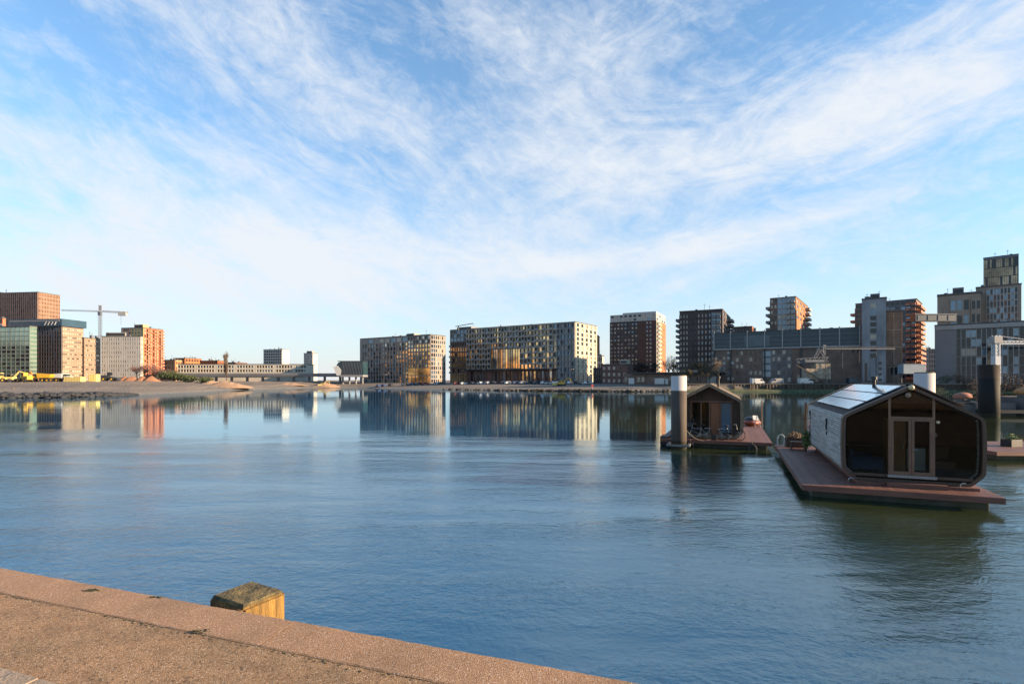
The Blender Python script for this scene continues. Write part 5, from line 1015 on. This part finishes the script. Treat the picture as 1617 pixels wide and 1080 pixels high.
# earth moving machines on the left beach
def wheels(root, spots, rad, w_):
    for x_, y_ in spots:
        mb = MB(); mb.tube((x_, y_ - w_ / 2, rad), (x_, y_ + w_ / 2, rad), rad, n=16); wl_ = mb.build('wheel', BLACK, root); mb = MB(); mb.tube((x_, y_ - w_ / 2 - .03, rad), (x_, y_ + w_ / 2 + .03, rad), rad * .45, n=10); mb.build('rim', YEP, wl_)
def at(px, Z): x, y = X(px, Z), Z; return (x, y, gz(x, y) - .05)
def dump_truck(label, px, Z, rz, mt):
    r = empty('dump_truck', at(px, Z), rz, label, 'dump truck'); mb = MB(); mb.box((-3.2, -.9, 1.1), (3.6, .9, 1.6)); mb.build('chassis', DGREY, r)
    mb = MB(); mb.prism([(-3.8, -1.4, 2.6), (-3.4, -1.4, 1.7), (.8, -1.4, 1.65), (1.2, -1.4, 3.5), (.2, -1.4, 3.4), (-3.8, -1.4, 3.1)], (0, 2.8, 0)); mb.build('dump_bed', mt, r)
    mb = MB(); mb.box((1.5, -1.0, 1.65), (2.7, 1.0, 3.3)); c = mb.build('cab', mt, r); mb = MB(); mb.box((1.6, -1.03, 2.4), (2.73, 1.03, 3.1)); mb.build('windscreen', G_DARK, c); mb = MB(); mb.box((2.71, -1.0, 1.62), (4.0, 1.0, 2.3)); mb.build('bonnet', mt, r)
    wheels(r, [(x_, y_) for x_ in (-2.6, -1.0, 3.0) for y_ in (-1.15, 1.15)], .75, .55)
def loader(label, px, Z, rz, mt):
    r = empty('wheel_loader', at(px, Z), rz, label, 'wheel loader'); mb = MB(); mb.box((-3.0, -1.0, 1.0), (-.3, 1.0, 2.4)); mb.prism([(-.3, -.6, 1.0), (1.4, -.6, 1.0), (1.4, -.6, 1.6), (-.3, -.6, 1.8)], (0, 1.2, 0)); mb.build('body', mt, r)
    mb = MB(); mb.box((-.9, -.8, 2.41), (.4, .8, 3.7)); c = mb.build('cab', mt, r); mb = MB(); mb.box((-.8, -.83, 2.6), (.43, .83, 3.4)); mb.build('glass', G_DARK, c)
    for y_ in (-.7, .7): mb = MB(); mb.bar((.6, y_, 1.7), (3.0, y_, .7), .3, .25); mb.build('lift_arm', mt, r)
    mb = MB(); mb.prism([(2.7, -1.4, .2), (4.0, -1.4, .3), (3.4, -1.4, .55), (3.1, -1.4, 1.4), (2.7, -1.4, 1.3)], (0, 2.8, 0)); mb.build('bucket', DGREY, r); wheels(r, [(x_, y_) for x_ in (-1.9, 1.1) for y_ in (-1.2, 1.2)], .8, .6)
def excavator(label, px, Z, rz, mt, s_=1):
    r = empty('excavator', at(px, Z), rz, label, 'excavator')
    for y_ in (-1.2, 1.2):
        mb = MB(); mb.prism([(-2.2, y_ - .3, .4), (-1.8, y_ - .3, 0), (1.8, y_ - .3, 0), (2.2, y_ - .3, .4), (1.8, y_ - .3, .9), (-1.8, y_ - .3, .9)], (0, .6, 0)); mb.build('track', BLACK, r)
    mb = MB(); mb.box((-2.4, -1.3, 1.0), (1.3, 1.3, 2.1)); mb.build('body', mt, r); mb = MB(); mb.box((-.1, .2, 2.11), (1.3, 1.25, 3.1)); c = mb.build('cab', mt, r); mb = MB(); mb.box((.0, .17, 2.3), (1.33, 1.28, 2.9)); mb.build('glass', G_DARK, c)
    mb = MB(); mb.bar((1.1, -.3, 1.8), (3.2, -.3, 4.4), .45, .4); mb.bar((3.2, -.3, 4.4), (5.2, -.3, 3.7), .4, .35); mb.build('boom', mt, r); mb = MB(); mb.bar((5.1, -.3, 4.0), (5.6, -.3, 1.6), .3); mb.build('dipper_arm', mt, r); mb = MB(); mb.prism([(5.2, -.8, 1.6), (5.9, -.8, 1.5), (5.8, -.8, .8), (5.0, -.8, .6), (4.8, -.8, 1.1)], (0, 1.0, 0)); mb.build('bucket', DGREY, r); r.scale = (s_,) * 3
loader('pale yellow wheel loader at the left edge of the beach', 2, 212, .3, YEP2)
excavator('pale yellow excavator right of the loader at the left edge', 17, 214, .2, YEP2)
loader('bright yellow wheel loader before the dark grid office', 38, 205, 2.9, YEP)
excavator('orange excavator behind the dump truck', 52, 222, 2.6, ORP)
dump_truck('bright yellow dump truck before the dark grid office', 66, 212, 3.3, YEP)
def container(label, px, Z, l, h, mt, rz=0, name='container'):
    r = empty(name, at(px, Z), rz, label, 'container'); mb = MB(); mb.box((-l / 2, -1.2, .15), (l / 2, 1.2, h))
    for k in range(int(l / .6)): mb.box((-l / 2 + .15 + k * .6, -1.26, .3), (-l / 2 + .4 + k * .6, -1.203, h - .2))
    mb.build('box', mt, r); mb = MB(); mb.box((-l / 2 - .03, -1.23, h + .003), (l / 2 + .03, 1.23, h + .12)); mb.build('lid', mt, r)
    for x_ in (-l / 2 + .1, l / 2 - .3): mb = MB(); mb.box((x_, -1.0, 0), (x_ + .2, 1.0, .147)); mb.build('skid', DGREY, r)
container('long low yellow skip before the beige office wing', 118, 208, 6.6, 2.0, YEP2); container('tall square yellow cabin right of the long skip', 149, 212, 2.8, 3.0, YEP2, .1, 'site_cabin')
dump_truck('small pale truck left of the long yellow skip', 97, 218, .1, WHITE); loader('dark loader right of the yellow cabin', 174, 222, .2, DGREY); excavator('pale digger on the far sand heap near the station hall', 508, 297, .2, YEP2, .8)
# red marker
r = empty('marker_post', at(935.5, 209), 0, 'red marker post on the shore below the cream block end', 'marker'); mb = MB(); mb.tube((0, 0, -.3), (0, 0, 2.4), .08); mb.build('post', WHITE, r); mb = MB(); mb.box((-.45, -.12, 1.1), (.45, -.085, 2.1)); mb.build('board', M('red_paint', (.6, .08, .05), .5), r)

# parked cars along the shore road
def car_mesh(col_m):
    r = empty('parked_car', (0, 0, 0), 0, None, 'car'); mb = MB()
    mb.prism([(-2.1, -.85, .3), (2.1, -.85, .3), (2.15, -.85, .7), (1.2, -.85, .9), (.6, -.85, 1.42), (-1.2, -.85, 1.45), (-1.9, -.85, .95), (-2.15, -.85, .8)], (0, 1.7, 0)); mb.build('body', col_m, r, bevel=.06)
    mb = MB(); mb.prism([(1.05, -.87, .92), (.55, -.87, 1.34), (-1.1, -.87, 1.36), (-1.65, -.87, .95)], (0, 1.74, 0)); mb.build('window', G_DARK, r)
    for x_ in (-1.35, 1.35):
        for y_ in (-.78, .78): mb = MB(); mb.tube((x_, y_ - .1, .32), (x_, y_ + .1, .32), .32, n=12); mb.build('wheel', BLACK, r)
    return r
cols_ = [('white', (.75, .75, .74)), ('dark grey', (.06, .06, .07)), ('silver', (.42, .43, .45)), ('blue', (.05, .09, .2)), ('red', (.3, .04, .03))]
protos = []; rnd = random.Random(11); spots = [(597, 287), (606, 288), (617, 289), (640, 285), (652, 285), (663, 283), (672, 282), (688, 280), (697, 280)] + [(px, 273 - (px - 720) * .12) for px in (722, 733, 745, 757, 768, 780, 791, 803, 815, 826, 837, 848, 860, 871, 883, 893, 902, 912, 921, 930)]
for c_, v in cols_: p_ = car_mesh(M('car_paint_' + c_.replace(' ', '_'), v, .3, .05, 1)); protos.append(p_)
used = set()
for i, (px, Z) in enumerate(spots):
    k = rnd.choice([0, 0, 1, 1, 1, 2, 2, 3, 4]); o = protos[k] if k not in used else copy_tree(protos[k]); used.add(k)
    o.location = at(px, Z); o.location.z += .06; o.rotation_euler = (0, 0, rnd.choice([.6, -.9, .55, 2.2])); where = 'before the left waterfront block' if px < 705 else 'before the white framed waterfront block'
    tag(o, '%s car parked on the shore road %s' % (cols_[k][0], where), 'car', 'cars parked along the shore road')
for k in range(5):
    if k not in used: protos[k].location = at(945, 260); tag(protos[k], '%s car parked by the brick row' % cols_[k][0], 'car', 'cars parked along the shore road')
excavator('yellow mini excavator on the shore before the white framed block', 887, 236, .3, YEP, .8); container('low yellow skip left of the mini excavator on the shore', 878, 238, 3.2, 1.3, YEP2)

# grab unloader, conveyor gallery, hopper on the quay by the warehouse
G_ = empty('grab_unloader', (X(1288, 204.5), 204.5, 2.6), 0, 'weathered dockside unloader with a beige machine house and grey lattice top', 'unloader')
mb = MB(); mb.box((-4.6, -1.8, 2.2), (4.8, 1.6, 6.2)); mb.box((-1, -1.9, 6.2), (4.6, 1.4, 8.4)); mb.build('machine_house', M('rusty_beige', (.42, .37, .29), .8, .35, .7, col2=(.16, .11, .08)), G_)
for x_ in (-4, 4.2):
    for y_ in (-1.5, 1.2): mb = MB(); mb.bar((x_, y_, 0), (x_, y_, 2.2), .4); mb.build('leg', DGREY, G_)
mb = MB(); lattice(mb, (-7.5, 0, 9.2), (4.6, 0, 9.8), 1.6, 7, .22); lattice(mb, (-1, 0, 9.5), (1.5, 0, 14), 1.0, 4, .2); lattice(mb, (4.0, 0, 9.5), (1.5, 0, 13.5), .8, 4, .2); mb.box((-4.8, -1.2, 8.45), (2.5, 1.2, 9.6)); mb.build('lattice_top', M('blue_grey_steel', (.13, .15, .18), .6, .3, 1), G_)
mb = MB(); mb.bar((-8.5, -1.8, 7.6), (4.5, -2.6, -.4), .35); mb.build('boom', STEEL, G_)
mb = MB(); lattice(mb, (2.6, 0, 8.5), (3.4, 0, 15.5), .7, 6, .16); mb.build('ladder_mast', LGREY, G_)
G_ = empty('conveyor_gallery', (X(1302, 198.6), 198.6, zt(551.5, 198.6)), 0, 'long thin horizontal pipe gallery crossing the pale stair tower', 'conveyor'); l_ = X(1412, 198.6) - X(1302, 198.6)
mb = MB(); mb.box((0, -.5, 0), (l_, .5, .35)); mb.build('walkway', GREY, G_); mb = MB(); mb.tube((0, -.3, .7), (l_, -.3, .7), .16); mb.build('pipe', DGREY, G_)
for k in range(5): mb = MB(); x_ = .4 + k * (l_ - .8) / 4; mb.bar((x_, 0, -G_.location.z + 2.7), (x_, 0, 0), .16); mb.build('support', DGREY, G_)
HP = empty('hopper_cabin', (X(1440, 190), 190, 0), 0, 'pale blue grey steel cabin on legs, seen above the roof ridge of the large houseboat', 'cabin')
m_ = M('pale_blue_steel', (.24, .30, .36), .5, .12, .5); z_a, z_b = zt(590, 190), zt(575.5, 190); mb = MB(); mb.box((-4.1, -1.5, z_a), (3.9, 1.5, z_b)); mb.box((-4.2, -1.6, z_b + .003), (4.0, 1.6, z_b + .15)); mb.build('cabin', m_, HP)
for x_ in (-3.8, 3.6): mb = MB(); mb.bar((x_, 0, -1), (x_, 0, z_a), .4); mb.build('leg', DGREY, HP)
SB = empty('skybridge', (X(1428, 212), 206, 0), 0, 'grey enclosed bridge high between the brick silo and the grey silo', 'skybridge'); l_ = X(1492, 206) - X(1428, 206)
mb = MB(); mb.box((0, 0, zt(507, 206)), (l_, 3, zt(496.5, 206))); mb.build('gallery', M('bridge_panel', (.07, .09, .11), .5, .12, .5), SB); mb = MB(); mb.box((-.3, -.2, zt(496.5, 206) + .003), (l_ + .3, 3.2, zt(496.5, 206) + .25)); mb.build('roof', GREY, SB)
for k in range(4): mb = MB(); x_ = l_ * (.05 + .25 * k); mb.box((x_, -.12, zt(505.5, 206)), (x_ + .2, -.003, zt(498, 206))); mb.build('rib', GREY, SB)
# loading arm
LA = empty('loading_arm', (X(1572.5, 178), 178, 2.9), 0, 'white dockside crane post with a long horizontal arm at the right edge', 'crane'); WS = M('white_steel', (.62, .64, .66), .5, .12, 1)
zz = zt(530, 178) - 2.9; mb = MB(); mb.box((-.9, -.9, 0), (.9, .9, zz - 7)); mb.build('pedestal', WS, LA); mb = MB(); lattice(mb, (0, 0, zz - 7), (0, 0, zz), 1.3, 6, .35); mb.box((-.5, -.5, zz - 7), (.5, .5, zz - .5)); mb.build('mast', WS, LA)
mb = MB(); mb.box((-1.4, -1.1, zz - 2.6), (1.3, 1.1, zz - .3)); mb.build('machinery', LGREY, LA); mb = MB(); mb.box((.6, -.4, zz - 3.0), (16, .4, zz - 2.1)); lattice(mb, (.6, 0, zz - 2.4), (16, 0, zz - 2.3), 1.1, 12, .16); mb.build('arm', WS, LA)
mb = MB(); mb.tube((0, 0, zz), (14, 0, zz - 1.8), .09, n=6); mb.tube((-1.6, 0, zz - 2.2), (0, 0, zz), .09, n=6); mb.build('stay_cable', WS, LA)

# ------------------------------------------------------------------ trees
def bare_tree(label, px, Z, h, w_, seed, kind='round', twigs=900, mt=TWIG, cat='tree', name='bare_tree', group=None, z=None):
    rnd = random.Random(seed); p = at(px, Z); r = empty(name, p, 0, label, cat, group); mb = MB(); tips = []
    def grow(a, d, l, rad, lev):
        b_ = a + d * l; mb.tube(a, b_, rad, rad * .65, 5 if lev else 8, cap=False)
        if lev >= 3: tips.append((b_, d)); return
        for _ in range(3 if lev else (9 if kind == 'poplar' else 6)):
            t_ = rnd.uniform(.35 if kind != 'poplar' else .12, 1); q = a.lerp(b_, t_)
            sp_ = (.28 if kind == 'poplar' else .75); nd = (d * (1.2 if kind != 'poplar' else 2.0) + Vector((rnd.gauss(0, sp_), rnd.gauss(0, sp_), rnd.uniform(0, .5)))).normalized()
            grow(q, nd, l * rnd.uniform(.45, .62), rad * .5, lev + 1)
    grow(Vector((0, 0, -.3)), Vector((0, 0, 1)), h * (.55 if kind != 'poplar' else .7), h * .022, 0)
    mb.build('trunk', BARK, r); tw = MB()
    for _ in range(twigs):
        b_, d = rnd.choice(tips); dd = (d + Vector((rnd.gauss(0, .6), rnd.gauss(0, .6), rnd.gauss(.15, .5)))).normalized(); l = h * rnd.uniform(.05, .13); s_ = b_ + Vector((rnd.gauss(0, 1), rnd.gauss(0, 1), rnd.gauss(0, 1))) * h * .03
        u = dd.orthogonal().normalized() * h * .0022; tw.face([s_ - u, s_ + u, s_ + dd * l])
        e2 = (dd + Vector((rnd.gauss(0, .5), rnd.gauss(0, .5), rnd.gauss(0, .5)))).normalized(); k = s_ + dd * l * .4; tw.face([k - u, k + u, k + e2 * l * .6])
    mx = max(max(abs(v[0]), abs(v[1])) for v in tw.v) or 1; hz_ = max(v[2] for v in tw.v); tw.build('crown', mt, r)
    r.scale = (w_ / 2 / mx * 1.15, w_ / 2 / mx * 1.15, h / hz_); return r
bare_tree('tall narrow bare poplar before the long white flats', 357.5, 262, 16.5, 5.0, 3, 'poplar', 2600)
PTW = M('reddish_twigs', (.20, .11, .10), .9, .3, 2); GTW = M('olive_twigs', (.15, .12, .06), .9, .3, 2)
for i, (px, h, mt) in enumerate(((216, 8, PTW), (228, 9.5, PTW), (240, 9, PTW), (252, 8, PTW), (262, 7, TWIG), (272, 6, TWIG))):
    bare_tree(['', ''][0] + ('leftmost', 'second', 'third', 'fourth', 'fifth', 'rightmost')[i] + ' of the bare reddish trees at the foot of the orange tower', px, 262, h, 8, 30 + i, 'round', 900, mt, group='trees before the orange tower')
for i, (px, w_) in enumerate(((264, 5), (274, 6), (284, 5), (300, 4.5), (322, 4))):
    shrub(('dark evergreen bush, first of five right of the orange tower', 'second and largest dark bush right of the orange tower', 'third dark bush, before the left end of the white flats', 'fourth dark bush, below the white flats', 'rightmost dark bush below the white flats')[i], at(px, 245), w_, 3, 4.6 - i * .4, LEAFD, 700, .35, seed=60 + i, name='bush', cat='bush')
for i, (px, Z, h, w_) in enumerate(((968, 285, 12, 12), (980, 287, 13, 12), (993, 283, 12, 12), (1006, 285, 13, 12), (1018, 284, 12, 12), (1030, 286, 12.5, 12))):
    bare_tree(('leftmost', 'second', 'third', 'fourth', 'fifth', 'rightmost')[i] + ' of the dark bare trees before the white topped brick tower', px, Z, h, w_, 40 + i, 'round', 1300, M('dark_twigs', (.05, .042, .035), .9, .3, 2), group='trees before the brick tower')
for i, (px, Z, h, w_) in enumerate(((1056, 300, 16, 12), (1064, 305, 17, 12), (1070, 300, 14, 9))):
    bare_tree(('left', 'middle', 'right')[i] + ' one of three pale bare trees in the gap between the brick towers', px, Z, h, w_, 50 + i, 'round', 800, group='trees between the brick towers')
for i, (px, Z, h, w_, mt) in enumerate(((1090, 216, 9.5, 8, GTW), (1106, 217, 10.5, 9, GTW), (1120, 215, 10, 8, GTW), (1135, 206, 11, 8, TWIG))):
    bare_tree(('leftmost olive', 'middle olive', 'right olive', 'dark')[i] + ' bare tree at the foot of the left balcony tower', px, Z, h, w_, 70 + i, 'round', 1500, mt)
for i, (px, Z) in enumerate(((760, 300), (905, 285), (940, 258), (812, 292))): bare_tree('small street tree %s' % ('before the white framed block, left', 'before the cream end of the block', 'beside the brick row', 'before the middle of the podium')[i], px, Z, 6, 4, 90 + i, 'round', 260)
for i, (px, Z, rx, h, mt) in enumerate(((1495, 194, 3, 3.5, LEAFD), (1512, 192, 2.5, 4.5, LEAFR), (1533, 190, 3, 6.5, LEAFR), (1546, 189, 2, 4, LEAFR), (1590, 186, 3, 5.5, LEAFR), (1610, 184, 3.5, 6.0, LEAFR), (1470, 196, 2.5, 2.5, LEAFD), (1349, 206.5, 1.8, 2.4, LEAFD))):
    shrub(('low dark shrub', 'rusty shrub', 'tall rusty shrub', 'narrow rusty shrub', 'broad rusty shrub', 'largest rusty shrub', 'smallest dark shrub', 'dark shrub')[i] + (' on the quay before the factory grid' if i < 7 else ' at the foot of the pale stair tower'), at(px, Z), rx, 2, h, mt, 600, .2, seed=100 + i)
# quayside clutter: vans and white sacks along the warehouse
def van(label, px, Z, rz, mt):
    r = empty('van', at(px, Z), rz, label, 'van'); mb = MB(); mb.prism([(-2.6, -1, .4), (2.5, -1, .4), (2.6, -1, 1.1), (1.9, -1, 1.4), (1.4, -1, 2.3), (-2.6, -1, 2.4)], (0, 2, 0)); mb.build('body', mt, r, bevel=.08); mb = MB(); mb.prism([(1.85, -1.02, 1.4), (1.42, -1.02, 2.1), (.7, -1.02, 2.1), (.7, -1.02, 1.4)], (0, 2.04, 0)); mb.build('window', G_DARK, r)
    for x_ in (-1.7, 1.6):
        for y_ in (-.9, .9): mb = MB(); mb.tube((x_, y_ - .12, .38), (x_, y_ + .12, .38), .38, n=12); mb.build('wheel', BLACK, r)
van('white van parked at the quay below the warehouse middle', 1196, 205, .1, WHITE); van('white van parked near the unloader', 1272, 203.5, .05, WHITE); van('dark van parked before the pale stair tower', 1349, 203, 0, M('car_paint_navy', (.03, .05, .09), .3))
van('pale van parked right of the unloader beneath the gallery', 1226, 205, 3.2, LGREY)

# ------------------------------------------------------------------ weathering and small things
MOSS = M('moss', (.045, .05, .022), .95, .4, 20); PEB = M('pebble', (.30, .26, .22), .8, .4, 8)
rnd = random.Random(21); mb = MB()
for _ in range(550):
    s_ = rnd.uniform(-2, 7.5)
    if noise.noise(Vector((s_ * .9, 5, 0))) < -.05 and rnd.random() < .8: continue
    t_ = .349 + abs(rnd.gauss(0, .014)); mb.blob(qp(s_, t_, QZ - .008), rnd.uniform(.0025, .007), _, 1, (1.6, 1.2, .7), .4)
for _ in range(300):
    a, r_ = rnd.uniform(0, 6.28), rnd.gauss(0, .10); c = Vector(qp(-.05, 1.12, QZ)); mb.blob((c.x + 2.2 * r_ * math.cos(a), c.y + r_ * math.sin(a), QZ - .007), rnd.uniform(.003, .008), _, 1, (1.6, 1.4, .5), .4)
tag(mb.build('moss', MOSS), 'dark moss and grit gathered along the seam behind the coping stones', 'moss', kind='stuff')
mb = MB()
for _ in range(260):
    s_, t_ = rnd.uniform(-1, 7), rnd.uniform(.01, 1.6); z_ = QZ + .001 if t_ < .34 else QZ - .009; mb.blob(qp(s_, t_, z_), rnd.uniform(.0015, .005) * (1 if rnd.random() < .95 else 1.8), _, 1, (1.3, 1, .8), .4)
tag(mb.build('grit', PEB), 'loose pale grit scattered over the foreground quay', 'grit', kind='stuff')
for lab, s_, t_, n_ in (('dark crumbled dirt patch on the coping left of the pile', 1.25, .10, 60), ('small dirt crumb by the seam below the pile', 2.6, .33, 24), ('tiny dirt fleck on the coping edge left of the pile', 1.85, .03, 16)):
    mb = MB(); c = Vector(qp(s_, t_, QZ + .001))
    for k in range(n_): mb.blob((rnd.gauss(0, .032), rnd.gauss(0, .010), rnd.uniform(0, .004)), rnd.uniform(.002, .008), k, 1, (1.5, 1, .8), .5)
    tag(mb.build('dirt_clump', MOSS, None, c), lab, 'dirt')
# ropes from the piles to the decks
ROPE = M('rope', (.30, .26, .20), .9, .2, 6)
def rope(label, a, b_, sag):
    a, b_ = Vector(a), Vector(b_); pts = []
    for i in range(13):
        t_ = i / 12; p = a.lerp(b_, t_); p.z -= sag * 4 * t_ * (1 - t_); pts.append(p - a)
    mb = MB(); mb.path(pts, .02, 6); tag(mb.build('rope', ROPE, None, a), label, 'rope')
rope('pale mooring rope from the black and white pile to the smaller houseboat deck', (X(1072, 33.95) + .45, 34.1, 1.25), to_w(B2, (3.1, .12, .56)), .35)
rope('mooring rope hanging between the two houseboat decks', to_w(B2, (6.6, .3, .45)), to_w(B1, (.08, 12.9, .45)), .28)
# tyres hung on the near edge of the smaller houseboat
for i, x_ in enumerate((1.9, 5.6)):
    p = to_w(B2, (x_, -.14, .12)); e = empty('tyre_fender', p, -TH, ('left', 'right')[i] + ' tyre fender hung on the front edge of the smaller houseboat', 'tyre'); mb = MB(); mb.ring((0, 0, 0), (0, 1, 0), .19, .085, 20, 8); mb.build('tyre', BLACK, e); mb = MB(); mb.tube((0, 0, .2), (0, .1, .42), .012, n=5); mb.build('cord', ROPE, e)

# lamp posts along the shore road
for i, px in enumerate((606, 640, 676, 728, 762, 796, 832, 868, 902, 934)):
    r = empty('street_lamp', at(px, 278 - max(0, px - 720) * .12), .6, ('slim street lamp on the shore road before the left waterfront block' if px < 705 else 'slim street lamp on the shore road before the white framed block'), 'street lamp', 'street lamps along the shore road')
    mb = MB(); mb.tube((0, 0, -.2), (0, 0, 7.2), .09, .06, 7); mb.bar((0, 0, 7.15), (1.2, 0, 7.35), .08); mb.build('post', STEEL, r); mb = MB(); mb.box((.9, -.15, 7.25), (1.6, .15, 7.42)); mb.build('lamp_head', LGREY, r)

def f3(r):
    px = r.uniform(-60, 560); d = r.uniform(3, 75) * (1 if px < 400 else .6); Z = lerp(SH, px) + d; x, y = X(px, Z), Z; return x, y, gz(x, y) + .02
rocks('rubble', 'scattered stones and clods on the sandy left beach', f3, 350, .10, .30, M('tan_stone_rubble', (.2, .165, .13), .9, .3, .5), 3)

sc.cycles.use_denoising = True; sc.cycles.denoiser = 'OPENIMAGEDENOISE'; sc.cycles.denoising_input_passes = 'RGB_ALBEDO_NORMAL'; sc.cycles.sample_clamp_indirect = 1.5; sc.cycles.max_bounces = 8; sc.cycles.diffuse_bounces = 3
